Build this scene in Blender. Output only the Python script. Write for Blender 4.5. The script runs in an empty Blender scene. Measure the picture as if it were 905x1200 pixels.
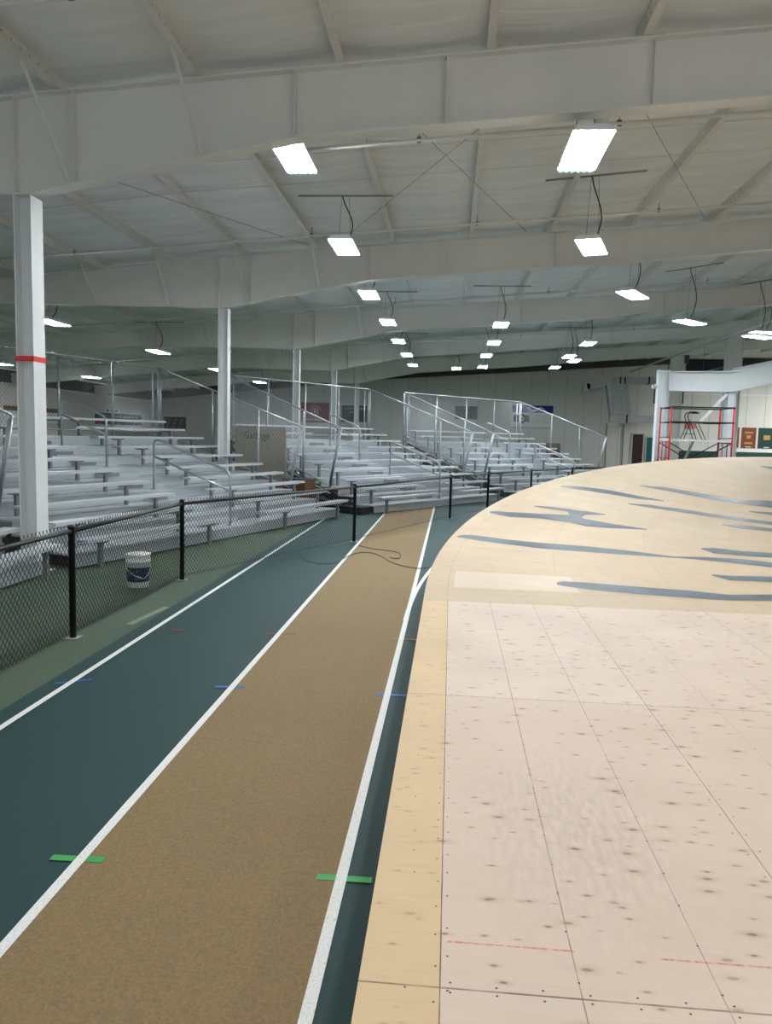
import bpy, math, random
from mathutils import Vector, Matrix
random.seed(7)
scene = bpy.context.scene
COL = scene.collection
PI = math.pi

# ------------------------------------------------------------------ helpers
class MB:
    """collects shapes; build() links them as ONE mesh object"""
    def __init__(s): s.v = []; s.f = []; s.m = []; s.uv = None
    def face(s, pts, mi=0):
        b = len(s.v); s.v += [tuple(p) for p in pts]
        s.f.append(tuple(range(b, b + len(pts)))); s.m.append(mi)
    def hexa(s, p, mi=0):
        b = len(s.v); s.v += [tuple(q) for q in p]
        for q in ((0,3,2,1),(4,5,6,7),(0,1,5,4),(1,2,6,5),(2,3,7,6),(3,0,4,7)):
            s.f.append(tuple(b + i for i in q)); s.m.append(mi)
    def box(s, x0, x1, y0, y1, z0, z1, mi=0):
        s.hexa([(x0,y0,z0),(x1,y0,z0),(x1,y1,z0),(x0,y1,z0),(x0,y0,z1),(x1,y0,z1),(x1,y1,z1),(x0,y1,z1)], mi)
    def bar(s, a, b, w, h, up=(0,0,1), mi=0):
        a = Vector(a); b = Vector(b); d = (b - a).normalized(); up = Vector(up)
        r = d.cross(up)
        if r.length < 1e-5: r = d.cross(Vector((1,0,0)))
        r.normalize(); u = r.cross(d)
        r *= w/2; u *= h/2
        s.hexa([a-r-u, a+r-u, b+r-u, b-r-u, a-r+u, a+r+u, b+r+u, b-r+u], mi)
    def tube(s, pts, r, n=8, mi=0, caps=True):
        pts = [Vector(p) for p in pts]; rings = []
        prev = None
        for i, p in enumerate(pts):
            if i == 0: d = pts[1] - p
            elif i == len(pts)-1: d = p - pts[i-1]
            else: d = (pts[i+1]-p).normalized() + (p-pts[i-1]).normalized()
            d.normalize()
            if prev is None:
                x = d.cross(Vector((0,0,1)))
                if x.length < 1e-3: x = d.cross(Vector((1,0,0)))
            else:
                x = prev - d * prev.dot(d)
            x.normalize(); prev = x; y = d.cross(x)
            rr = r[i] if isinstance(r, (list, tuple)) else r
            b = len(s.v)
            for k in range(n):
                a = 2*PI*k/n
                s.v.append(tuple(p + (x*math.cos(a) + y*math.sin(a))*rr))
            rings.append(b)
        for i in range(len(rings)-1):
            for k in range(n):
                k2 = (k+1) % n
                s.f.append((rings[i]+k, rings[i]+k2, rings[i+1]+k2, rings[i+1]+k)); s.m.append(mi)
        if caps:
            s.f.append(tuple(rings[0]+k for k in reversed(range(n)))); s.m.append(mi)
            s.f.append(tuple(rings[-1]+k for k in range(n))); s.m.append(mi)
    def lathe(s, prof, c=(0,0,0), n=20, mi=0):
        rings = []
        for r, z in prof:
            b = len(s.v)
            for k in range(n):
                a = 2*PI*k/n
                s.v.append((c[0]+r*math.cos(a), c[1]+r*math.sin(a), c[2]+z))
            rings.append(b)
        for i in range(len(rings)-1):
            for k in range(n):
                k2 = (k+1) % n
                s.f.append((rings[i]+k, rings[i]+k2, rings[i+1]+k2, rings[i+1]+k)); s.m.append(mi)
        s.f.append(tuple(rings[0]+k for k in reversed(range(n)))); s.m.append(mi)
        s.f.append(tuple(rings[-1]+k for k in range(n))); s.m.append(mi)
    def prism(s, poly, y0, y1, mi=0):
        """polygon in X-Z extruded along Y"""
        b = len(s.v); n = len(poly)
        s.v += [(x, y0, z) for x, z in poly] + [(x, y1, z) for x, z in poly]
        s.f.append(tuple(b+i for i in range(n))); s.m.append(mi)
        s.f.append(tuple(b+n+i for i in reversed(range(n)))); s.m.append(mi)
        for i in range(n):
            j = (i+1) % n
            s.f.append((b+i, b+n+i, b+n+j, b+j)); s.m.append(mi)
    def build(s, name, mat, parent=None, smooth=False, uvf=None):
        me = bpy.data.meshes.new(name)
        me.from_pydata(s.v, [], s.f); me.update()
        for m in (mat if isinstance(mat, (list, tuple)) else [mat]): me.materials.append(m)
        me.polygons.foreach_set('material_index', s.m)
        if smooth: me.polygons.foreach_set('use_smooth', [True]*len(me.polygons))
        if uvf or s.uv:
            lay = me.uv_layers.new(name='UVMap')
            for l in me.loops:
                lay.data[l.index].uv = s.uv[l.vertex_index] if s.uv else uvf(me.vertices[l.vertex_index].co)
        o = bpy.data.objects.new(name, me); COL.objects.link(o)
        if parent: o.parent = parent
        return o

def tag(o, label, cat, group=None, kind=None):
    o['label'] = label; o['category'] = cat
    if group: o['group'] = group
    if kind: o['kind'] = kind
    return o
def thing(name, label, cat, loc=(0,0,0), rz=0, group=None):
    o = bpy.data.objects.new(name, None); COL.objects.link(o)
    o.location = loc; o.rotation_euler = (0,0,rz); o.empty_display_size = .2
    return tag(o, label, cat, group)
def struct(o): o['kind'] = 'structure'; return o
def copy_tree(o, parent=None):
    c = o.copy(); COL.objects.link(c)
    if parent: c.parent = parent
    for ch in list(o.children): copy_tree(ch, c)
    return c

def text_mesh(txt, size, name, mat, parent, M, align='CENTER'):
    cu = bpy.data.curves.new('lettering', 'FONT'); cu.body = txt; cu.size = size
    cu.align_x = align; cu.align_y = 'CENTER'; cu.extrude = .002; cu.resolution_u = 2
    t = bpy.data.objects.new('lettering', cu); COL.objects.link(t)
    bpy.context.view_layer.update()
    me = bpy.data.meshes.new_from_object(t.evaluated_get(bpy.context.evaluated_depsgraph_get()))
    bpy.data.objects.remove(t); bpy.data.curves.remove(cu)
    me.materials.clear(); me.materials.append(mat); me.transform(M)
    o = bpy.data.objects.new(name, me); COL.objects.link(o); o.parent = parent
    return o

# ------------------------------------------------------------------ materials
def srgb(r, g, b):
    f = lambda c: (c/255/12.92) if c/255 <= .04045 else ((c/255+.055)/1.055)**2.4
    return (f(r), f(g), f(b), 1)
def new_mat(name):
    m = bpy.data.materials.new(name); m.use_nodes = True
    nt = m.node_tree; b = nt.nodes['Principled BSDF']
    return m, nt, b
def N(nt, t, **kw):
    n = nt.nodes.new(t)
    for k, v in kw.items(): setattr(n, k, v)
    return n
def mat(name, col, rough=.5, metal=0, noise=0, nscale=6, bump=0, bscale=30, stretch=None, emit=0):
    m, nt, b = new_mat(name)
    b.inputs['Base Color'].default_value = col
    b.inputs['Roughness'].default_value = rough; b.inputs['Metallic'].default_value = metal
    tc = N(nt, 'ShaderNodeTexCoord'); src = tc.outputs['Object']
    if stretch:
        mp = N(nt, 'ShaderNodeMapping'); mp.inputs['Scale'].default_value = stretch
        nt.links.new(src, mp.inputs[0]); src = mp.outputs[0]
    if noise:
        nz = N(nt, 'ShaderNodeTexNoise'); nz.inputs['Scale'].default_value = nscale; nz.inputs['Detail'].default_value = 6
        nt.links.new(src, nz.inputs['Vector'])
        r = N(nt, 'ShaderNodeMapRange'); r.inputs['From Min'].default_value = .3; r.inputs['From Max'].default_value = .7
        r.inputs['To Min'].default_value = 1-noise; r.inputs['To Max'].default_value = 1+noise
        nt.links.new(nz.outputs['Fac'], r.inputs['Value'])
        mx = N(nt, 'ShaderNodeVectorMath', operation='SCALE'); mx.inputs[0].default_value = col[:3]
        nt.links.new(r.outputs[0], mx.inputs['Scale']); nt.links.new(mx.outputs[0], b.inputs['Base Color'])
    if bump:
        nz = N(nt, 'ShaderNodeTexNoise'); nz.inputs['Scale'].default_value = bscale; nz.inputs['Detail'].default_value = 4
        nt.links.new(src, nz.inputs['Vector'])
        bp = N(nt, 'ShaderNodeBump'); bp.inputs['Strength'].default_value = bump; bp.inputs['Distance'].default_value = .02
        nt.links.new(nz.outputs['Fac'], bp.inputs['Height']); nt.links.new(bp.outputs[0], b.inputs['Normal'])
    if emit:
        b.inputs['Emission Color'].default_value = col; b.inputs['Emission Strength'].default_value = emit
    return m

M_steel = mat('white_painted_steel', srgb(222,222,217), .5, 0, .03, 2)
M_column = mat('white_painted_column', srgb(218,222,224), .4, 0, .03, 3)
M_portal = mat('bright_white_steel', srgb(226,232,236), .35, 0, .02, 3)
M_purlin = mat('purlin_paint', srgb(218,217,211), .5, 0, .05, 4)
M_alu = mat('aluminium', srgb(190,198,204), .4, .3, .05, 3, stretch=(.6,8,8))
M_alu2 = mat('mill_aluminium_riser', srgb(176,184,190), .45, .3, .07, 2, stretch=(.6,6,6))
M_alu_tube = mat('galvanised_tube', srgb(168,174,178), .35, .7, .05, 8)
M_bracket = mat('grey_bracket', srgb(122,128,132), .5, .3, .05, 8)
M_dark_frame = mat('dark_under_frame', srgb(74,74,70), .6, .3, .1, 4)
M_black = mat('black_vinyl', srgb(7,8,11), .5, 0, .1, 10)
M_black_wire = mat('black_wire', srgb(4,5,7), .7)
M_galv_wire = mat('galvanised_wire', srgb(150,156,160), .4, .5)
M_wall = mat('white_wall_panel', srgb(216,217,212), .65, 0, .05, .5)
M_wall_side = mat('side_wall_panel', srgb(204,203,196), .65, 0, .06, .5)
M_wall_dark = mat('dark_wall_head', srgb(70,70,66), .7)
M_green_wall = mat('green_wainscot', srgb(8,62,54), .6)
M_red = mat('red_paint', srgb(196,26,36), .45)
M_red_tape = mat('red_tape', srgb(214,40,44), .5)
M_white = mat('white_plastic', srgb(226,230,232), .45)
M_blue = mat('blue_print', srgb(30,48,84), .5)
M_grey = mat('grey_metal', srgb(120,122,122), .5, .4)
M_led = mat('led_panel', (0.93,0.98,1,1), .5, emit=85)
M_strip = mat('led_strip', (0.55,0.83,0.93,1), .5, emit=.95)
M_cable = mat('steel_cable', srgb(150,150,146), .5, .3)
M_cord = mat('dark_cord', srgb(58,58,56), .6)
M_duct = mat('duct_sheet_metal', srgb(176,182,186), .35, .3, .06, 3)
M_brown_door = mat('brown_door', srgb(46,24,20), .5)
M_teal_door = mat('teal_door', srgb(4,104,100), .5)
M_glass = mat('dark_window_glass', srgb(16,22,34), .12)
M_brown_wood = mat('brown_board', srgb(104,66,40), .6, 0, .2, 5)
M_beige = mat('beige_board', srgb(132,124,108), .7, 0, .08, 4)
M_ink = mat('black_ink', srgb(18,18,20), .6)
M_paint_white = mat('white_lettering', srgb(225,228,226), .6)
M_maroon = mat('maroon_cloth', srgb(150,24,44), .7, 0, .08, 6)
M_darkgreen = mat('dark_green_cloth', srgb(14,58,54), .7, 0, .08, 6)
M_royal = mat('royal_blue', srgb(20,36,150), .6)
M_board = mat('dark_board', srgb(40,52,58), .5)
M_rust = mat('rust_cloth', srgb(122,60,40), .7, 0, .08, 6)
M_gold = mat('gold_print', srgb(178,140,80), .6)
M_teal_tape = mat('green_tape', srgb(60,160,84), .6)
M_blue_tape = mat('blue_tape', srgb(44,104,180), .6)
M_redmark = mat('red_mark', srgb(150,60,48), .7)
M_orange_mark = mat('tan_mark', srgb(160,120,80), .7)
M_greytape = mat('grey_tape', srgb(120,134,124), .7)
M_concrete = mat('concrete', srgb(150,156,150), .85, 0, .15, 12)
M_ply_side = mat('plywood_side', srgb(196,168,126), .6, 0, .1, 6)
M_screw = mat('screw_head', srgb(70,56,50), .5)

def floor_mat(name, col, speck, sscale, rough=.75, blotch=.08, spot=.0):
    m, nt, b = new_mat(name)
    tc = N(nt, 'ShaderNodeTexCoord')
    n1 = N(nt, 'ShaderNodeTexNoise'); n1.inputs['Scale'].default_value = .6; n1.inputs['Detail'].default_value = 4
    n2 = N(nt, 'ShaderNodeTexNoise'); n2.inputs['Scale'].default_value = sscale; n2.inputs['Detail'].default_value = 2
    nt.links.new(tc.outputs['Object'], n1.inputs[0]); nt.links.new(tc.outputs['Object'], n2.inputs[0])
    r1 = N(nt, 'ShaderNodeMapRange'); r1.inputs[1].default_value=.3; r1.inputs[2].default_value=.7; r1.inputs[3].default_value=1-blotch; r1.inputs[4].default_value=1+blotch
    r2 = N(nt, 'ShaderNodeMapRange'); r2.inputs[1].default_value=.3; r2.inputs[2].default_value=.7; r2.inputs[3].default_value=1-speck; r2.inputs[4].default_value=1+speck
    nt.links.new(n1.outputs['Fac'], r1.inputs[0]); nt.links.new(n2.outputs['Fac'], r2.inputs[0])
    mu = N(nt, 'ShaderNodeMath', operation='MULTIPLY'); nt.links.new(r1.outputs[0], mu.inputs[0]); nt.links.new(r2.outputs[0], mu.inputs[1])
    last = mu.outputs[0]
    if spot:
        vo = N(nt, 'ShaderNodeTexVoronoi'); vo.inputs['Scale'].default_value = 28
        nt.links.new(tc.outputs['Object'], vo.inputs['Vector'])
        c = N(nt, 'ShaderNodeMapRange'); c.inputs[1].default_value=.08; c.inputs[2].default_value=.2; c.inputs[3].default_value=1-spot; c.inputs[4].default_value=1
        nt.links.new(vo.outputs['Distance'], c.inputs[0])
        m3 = N(nt, 'ShaderNodeMath', operation='MULTIPLY'); nt.links.new(last, m3.inputs[0]); nt.links.new(c.outputs[0], m3.inputs[1]); last = m3.outputs[0]
    sc = N(nt, 'ShaderNodeVectorMath', operation='SCALE'); sc.inputs[0].default_value = col[:3]
    nt.links.new(last, sc.inputs['Scale']); nt.links.new(sc.outputs[0], b.inputs['Base Color'])
    b.inputs['Roughness'].default_value = rough; b.inputs['Specular IOR Level'].default_value = .3
    bp = N(nt, 'ShaderNodeBump'); bp.inputs['Strength'].default_value = .25; bp.inputs['Distance'].default_value = .004
    nt.links.new(n2.outputs['Fac'], bp.inputs['Height']); nt.links.new(bp.outputs[0], b.inputs['Normal'])
    return m
M_olive = floor_mat('olive_green_floor', srgb(78,95,80), .08, 60, .7, .14)
M_track = floor_mat('dark_green_rubber', srgb(36,66,68), .10, 90, .65, .06)
M_tan = floor_mat('tan_rubber', srgb(134,115,84), .16, 80, .8, .05, .12)
M_line = floor_mat('white_line_paint', srgb(226,230,232), .10, 90, .7, .04, .25)

# ceiling fabric : sagging white insulation facing with soft creases
def ceil_mat():
    m, nt, b = new_mat('white_roof_fabric')
    tc = N(nt, 'ShaderNodeTexCoord')
    mp = N(nt, 'ShaderNodeMapping'); mp.inputs['Scale'].default_value = (.35, 2.2, 1)
    nt.links.new(tc.outputs['Object'], mp.inputs[0])
    nz = N(nt, 'ShaderNodeTexNoise'); nz.inputs['Scale'].default_value = 1.3; nz.inputs['Detail'].default_value = 4; nz.inputs['Distortion'].default_value = .6
    nt.links.new(mp.outputs[0], nz.inputs['Vector'])
    r = N(nt, 'ShaderNodeMapRange'); r.inputs[1].default_value=.3; r.inputs[2].default_value=.7; r.inputs[3].default_value=.9; r.inputs[4].default_value=1.06
    nt.links.new(nz.outputs['Fac'], r.inputs[0])
    sc = N(nt, 'ShaderNodeVectorMath', operation='SCALE'); sc.inputs[0].default_value = srgb(234,236,236)[:3]
    nt.links.new(r.outputs[0], sc.inputs['Scale']); nt.links.new(sc.outputs[0], b.inputs['Base Color'])
    b.inputs['Roughness'].default_value = .6
    bp = N(nt, 'ShaderNodeBump'); bp.inputs['Strength'].default_value = .5; bp.inputs['Distance'].default_value = .06
    nt.links.new(nz.outputs['Fac'], bp.inputs['Height']); nt.links.new(bp.outputs[0], b.inputs['Normal'])
    return m
M_ceil = ceil_mat()

# plywood, driven by UV in metres: u along the track, v across it
def ply_mat(name, col, vlines, ulines, knots=1.0, stain=0, chalk=None, lw=.0022):
    m, nt, b = new_mat(name)
    L = nt.links.new
    uvn = N(nt, 'ShaderNodeUVMap'); sp = N(nt, 'ShaderNodeSeparateXYZ'); L(uvn.outputs[0], sp.inputs[0])
    u, v = sp.outputs['X'], sp.outputs['Y']
    def math_(op, a, bb=None, c=None):
        n = N(nt, 'ShaderNodeMath', operation=op)
        for i, x in enumerate((a, bb, c)):
            if x is None: continue
            if isinstance(x, (int, float)): n.inputs[i].default_value = x
            else: L(x, n.inputs[i])
        return n.outputs[0]
    def noise(sx, sy, scale, detail=4):
        mp = N(nt, 'ShaderNodeMapping'); mp.inputs['Scale'].default_value = (sx, sy, 1); L(uvn.outputs[0], mp.inputs[0])
        n = N(nt, 'ShaderNodeTexNoise'); n.inputs['Scale'].default_value = scale; n.inputs['Detail'].default_value = detail
        L(mp.outputs[0], n.inputs['Vector']); return n.outputs['Fac']
    def mixc(fac, a, col2):
        n = N(nt, 'ShaderNodeMix', data_type='RGBA'); L(fac, n.inputs['Factor'])
        if isinstance(a, tuple): n.inputs[6].default_value = a
        else: L(a, n.inputs[6])
        n.inputs[7].default_value = col2; return n.outputs[2]
    def rng(x, a, bb, c=0., d=1.):
        n = N(nt, 'ShaderNodeMapRange'); L(x, n.inputs[0]); n.inputs[1].default_value=a; n.inputs[2].default_value=bb; n.inputs[3].default_value=c; n.inputs[4].default_value=d
        return n.outputs[0]
    lo = tuple(c*.90 for c in col[:3]) + (1,); hi = tuple(min(1, c*1.07) for c in col[:3]) + (1,)
    cc = mixc(rng(noise(1, 1, 1.1), .3, .7), lo, hi)
    cc = mixc(rng(noise(22, 1.1, 2.2, 5), .52, .8, 0, .3), cc, (col[0]*.7, col[1]*.62, col[2]*.55, 1))
    cc = mixc(rng(noise(2, 2, 1.7, 5), .55, .78, 0, .28), cc, (col[0]*.88, col[1]*.68, col[2]*.62, 1))
    # panel tint : each sheet a slightly different tone
    fl = math_('FLOOR', math_('DIVIDE', math_('SUBTRACT', v, .24), 1.22)); fu = math_('FLOOR', math_('DIVIDE', math_('SUBTRACT', u, 2.11), 2.56))
    wn = N(nt, 'ShaderNodeTexWhiteNoise', noise_dimensions='2D'); cb = N(nt, 'ShaderNodeCombineXYZ'); L(fl, cb.inputs[0]); L(fu, cb.inputs[1]); L(cb.outputs[0], wn.inputs['Vector'])
    cc = mixc(rng(wn.outputs['Value'], 0, 1, 0, .55), cc, (col[0]*.93, col[1]*.86, col[2]*.8, 1))
    # knots, elongated across the track
    for (su, sv, off, thr, gt) in ((5.2, 3.9, 0, .30, .6), (8.6, 6.2, 3.3, .26, .72)):
        mp = N(nt, 'ShaderNodeMapping'); mp.inputs['Scale'].default_value = (su*1.7, sv, 1); mp.inputs['Location'].default_value = (off, off, 0)
        L(uvn.outputs[0], mp.inputs[0])
        vo = N(nt, 'ShaderNodeTexVoronoi', voronoi_dimensions='2D'); vo.inputs['Scale'].default_value = 1; L(mp.outputs[0], vo.inputs['Vector'])
        sc_ = N(nt, 'ShaderNodeSeparateColor'); L(vo.outputs['Color'], sc_.inputs[0])
        gate = math_('GREATER_THAN', sc_.outputs[0], gt)
        g2 = math_('MULTIPLY', gate, rng(sc_.outputs[1], 0, 1, .25, .8))
        halo = math_('MULTIPLY', rng(vo.outputs['Distance'], .05, thr, 1, 0), g2)
        cc = mixc(math_('MULTIPLY', math_('POWER', halo, 1.6), .75*knots), cc, (.37, .22, .13, 1))
        core = math_('MULTIPLY', rng(vo.outputs['Distance'], .045, .085, 1, 0), g2)
        cc = mixc(math_('MULTIPLY', core, .85*knots), cc, (.13, .075, .05, 1))
    if stain:
        d = math_('SQRT', math_('ADD', math_('POWER', math_('MULTIPLY', math_('SUBTRACT', v, .78), 1.9), 2), math_('POWER', math_('MULTIPLY', math_('SUBTRACT', u, 3.1), 1.0), 2)))
        st = math_('MULTIPLY', rng(d, .15, 1.0, 1, 0), rng(noise(3, 9, 4, 6), .35, .7))
        cc = mixc(math_('MULTIPLY', st, stain), cc, (.34, .29, .26, 1))
    tot = None
    for x, off, w, s in [(v, o, lw, k) for o, k in vlines] + [(u, o, lw*1.6, k) for o, k in ulines]:
        c = math_('MULTIPLY', math_('COMPARE', x, off, w), s)
        tot = c if tot is None else math_('MAXIMUM', tot, c)
    if tot is not None: cc = mixc(math_('MULTIPLY', tot, rng(noise(3, 3, 2.5), .3, .6, .35, .95)), cc, (.17, .12, .10, 1))
    for (u0, v0, v1) in (chalk or ()):
        c = math_('MULTIPLY', math_('COMPARE', u, u0, .0045), math_('MULTIPLY', math_('GREATER_THAN', v, v0), math_('LESS_THAN', v, v1)))
        cc = mixc(math_('MULTIPLY', c, rng(noise(1, 14, 3), .35, .6, .05, .75)), cc, (.55, .12, .10, 1))
    L(cc, b.inputs['Base Color'])
    b.inputs['Roughness'].default_value = .6; b.inputs['Specular IOR Level'].default_value = .22
    return m
VL = [(.24,1.),(.65,.8),(1.06,.6),(1.46,1.),(1.87,.3),(2.28,.3),(2.68,.8),(3.9,.7),(5.12,.7)]
M_ply = ply_mat('pale_plywood', srgb(216,201,188), VL, [(2.11,1.),(4.68,.9),(-.45,1.)], 1., .42, [(2.32,.26,.66),(2.315,.92,1.7)])
M_edge = ply_mat('yellow_plywood', srgb(216,193,157), [(.24,1.)], [(2.11,1.),(4.68,.8)], .6)
M_bank = ply_mat('bank_plywood', srgb(199,182,158), [(.24,.5),(1.46,.35),(2.68,.35),(3.9,.3)], [(7.4,.7),(8.05,.5),(9.3,.35),(10.5,.35),(11.7,.35),(12.9,.3),(14.1,.3),(15.3,.25),(16.5,.25),(17.7,.25)], .55, lw=.003)
M_patch = ply_mat('new_plywood_patch', srgb(212,199,183), [], [], .3)

def streak_mat():
    m, nt, b = new_mat('slate_blue_filler')
    tc = N(nt, 'ShaderNodeTexCoord'); nz = N(nt, 'ShaderNodeTexNoise'); nz.inputs['Scale'].default_value = 3; nz.inputs['Detail'].default_value = 5
    nt.links.new(tc.outputs['Object'], nz.inputs[0])
    cr = N(nt, 'ShaderNodeValToRGB'); cr.color_ramp.elements[0].position=.3; cr.color_ramp.elements[0].color = srgb(34,44,58)
    cr.color_ramp.elements[1].position=.75; cr.color_ramp.elements[1].color = srgb(68,86,108)
    nt.links.new(nz.outputs['Fac'], cr.inputs[0]); nt.links.new(cr.outputs[0], b.inputs['Base Color'])
    b.inputs['Roughness'].default_value = .42
    return m
M_streak = streak_mat()

# ------------------------------------------------------------------ setting
ROOF = lambda x: (6.33 + .0705*(x+5.25)) if x > -5.25 else (6.33 + .105*(x+5.25))
ENDY, LX, RX = 55.0, -22.0, 26.0
mb = MB(); mb.face([(LX,-14,0),(RX,-14,0),(RX,ENDY,0),(LX,ENDY,0)]); struct(mb.build('floor', M_olive))
mb = MB(); mb.face([(-3.1,-3,.003),(-.35,-3,.003),(9,-3,.003),(20,-3,.003),(20,40,.003),(-3.1,40,.003)]); struct(mb.build('trim_1', M_track))['label'] = 'dark green rubber track surface'
# olive infield piece beyond the bleachers is plain floor; tan runway
mb = MB(); mb.face([(-1.66,-3,.006),(-.43,-3,.006),(-.41,24,.006),(-1.63,24,.006)]); struct(mb.build('trim_2', M_tan))['label'] = 'tan rubber runway lane'
def strip(name, label, pts, w, z):
    mb = MB()
    for i in range(len(pts)-1):
        a = Vector((*pts[i],z)); b = Vector((*pts[i+1],z)); d = (b-a).normalized(); r = Vector((d.y,-d.x,0))*w/2
        mb.face([a-r, a+r, b+r, b-r])
    o = struct(mb.build(name, M_line)); o['label'] = label
strip('trim_3', 'white line on the left edge of the green lane', [(-2.92,-3),(-2.90,24)], .05, .0095)
strip('trim_4', 'white line between green lane and tan runway', [(-1.655,-3),(-1.63,24)], .05, .0095)
strip('trim_5', 'white line on the right edge of the tan runway', [(-.435,-3),(-.41,22)], .05, .0095)
strip('trim_6', 'white curve line branching to the wooden deck', [(-.43+((y-8.2)**2)/56, y) for y in [8.2+.3*i for i in range(16)]], .05, .0098)

mb = MB()
for x0, x1 in ((LX, RX),):
    xs = [LX + i*(RX-LX)/24 for i in range(25)]
    for i in range(24):
        mb.face([(xs[i],ENDY,0),(xs[i+1],ENDY,0),(xs[i+1],ENDY,ROOF(xs[i+1])+.3),(xs[i],ENDY,ROOF(xs[i])+.3)])
w = struct(mb.build('wall_back', M_wall))
mb = MB()
for i in range(40):
    x = LX + .6 + i*1.22
    mb.box(x-.008, x+.008, ENDY-.012, ENDY, .0, ROOF(x)+.1)
mb.build('panel_seam', mat('seam_grey', srgb(150,150,144), .7), w)
mb = MB(); mb.box(LX, RX, ENDY-.1, ENDY-.001, 6.35, 6.5)
mb = MB()
for i in range(19):
    a, b2 = xs[i], xs[i+1]
    mb.hexa([(a,ENDY-.15,ROOF(a)-.42),(b2,ENDY-.15,ROOF(b2)-.42),(b2,ENDY-.02,ROOF(b2)-.42),(a,ENDY-.02,ROOF(a)-.42),
             (a,ENDY-.15,ROOF(a)+.2),(b2,ENDY-.15,ROOF(b2)+.2),(b2,ENDY-.02,ROOF(b2)+.2),(a,ENDY-.02,ROOF(a)+.2)])
struct(mb.build('trim_7', M_wall_dark))['label'] = 'dark head strip along the top of the end wall'
mb = MB(); mb.face([(LX,-14,0),(LX,ENDY,0),(LX,ENDY,5.2),(LX,-14,5.2)]); struct(mb.build('wall_left', M_wall_side))
mb = MB(); mb.box(LX+.02, LX+.12, -14, ENDY-.2, 4.12, 4.75); struct(mb.build('trim_8', M_wall_dark))['label'] = 'dark head strip along the top of the left wall'
mb = MB(); mb.box(LX+.02, LX+.1, -14, ENDY-.2, 4.04, 4.115); struct(mb.build('trim_9', M_steel))['label'] = 'pale rail along the top of the left wall'
mb = MB(); mb.face([(RX,-14,0),(RX,ENDY,0),(RX,ENDY,9.3),(RX,-14,9.3)]); struct(mb.build('wall_right', M_wall_side))
mb = MB(); mb.box(LX+.15, 14.6, ENDY-.03, ENDY-.002, 0, .14); struct(mb.build('baseboard_back', M_black))
mb = MB(); mb.box(14.75, 25.9, ENDY-.05, ENDY-.002, 0, 1.46); struct(mb.build('trim_10', M_green_wall))['label'] = 'dark green wainscot on the end wall'
mb = MB(); mb.box(14.75, 25.9, ENDY-.07, ENDY-.002, 1.465, 1.6); mb.box(14.75, 25.9, ENDY-.06, ENDY-.002, 5.3, 5.37); struct(mb.build('trim_11', M_white))['label'] = 'white rails on the end wall'

# ceiling with purlins
PX = [-5.26 + 1.85*k for k in range(-9, 17)]
mb = MB(); ys = [-14 + i*1.0 for i in range(70)]; ys[-1] = ENDY
cx_ = []
for i in range(len(PX)-1):
    for k in range(6): cx_.append((PX[i] + 1.85*k/6, k/6))
cx_.append((PX[-1], 0))
for y in ys:
    for x, t in cx_:
        mb.v.append((x, y, ROOF(x) + .215 - .07*math.sin(PI*t)*(.85+.15*math.sin(y*2.1+x)) - (.02 if 0 < t < 1 else 0)))
n = len(cx_)
for j in range(len(ys)-1):
    for i in range(n-1):
        mb.f.append((j*n+i, (j+1)*n+i, (j+1)*n+i+1, j*n+i+1)); mb.m.append(0)
ceiling = struct(mb.build('ceiling', M_ceil, smooth=True))
FR = [10.1, 19.0, 28.0, 37.0, 46.0]
for x in PX[1:-1]:
    mb = MB(); z = ROOF(x)
    segs = [-14, 1.2] + FR + [ENDY-.16]
    mb.box(x-.012, x+.0, -14, ENDY-.16, z+.012, z+.225)          # web
    mb.box(x-.012, x+.085, -14, ENDY-.16, z, z+.012)              # bottom flange
    mb.box(x+.073, x+.085, -14, ENDY-.16, z+.012, z+.03)          # lip
    # punched holes near the frame laps (dark discs on the web)
    for fy in ([1.2] + FR[:2]):
        for k in range(9):
            for dz in (.06, .15):
                yy = fy - 1.9 + k*.2 + (.06 if dz > .1 else 0)
                for sx in (-.0135, .0015):
                    mb.hexa([(x+sx-.0005,yy-.011,z+dz-.011),(x+sx+.0005,yy-.011,z+dz-.011),(x+sx+.0005,yy+.011,z+dz-.011),(x+sx-.0005,yy+.011,z+dz-.011),
                             (x+sx-.0005,yy-.011,z+dz+.011),(x+sx+.0005,yy-.011,z+dz+.011),(x+sx+.0005,yy+.011,z+dz+.011),(x+sx-.0005,yy+.011,z+dz+.011)], 1)
    mb.build('purlin', [M_purlin, M_grey], ceiling)
# thin straps across the fabric, half-bay
for y in (2.5, 13.2, 14.6, 22.5, 31.5):
    mb = MB()
    for i in range(3, 18):
        a, b2 = PX[i], PX[i+1]
        mb.tube([(a, y, ROOF(a)+.10),(b2, y, ROOF(b2)+.10)], .007, 5)
    mb.build('sag_rod', M_purlin, ceiling)
# cross bracing cables
for a, b2, y0, y1 in ((-2.9,1.2,18.6,10.4),(-1.2,1.6,10.5,18.6),(-7.1,-3.4,10.4,18.6),(1.9,5.6,10.4,18.6)):
    mb = MB(); mb.tube([(a,y0,ROOF(a)-.06),(b2,y1,ROOF(b2)-.06)], .006, 5); mb.build('brace_cable', M_cable, ceiling)

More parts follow.
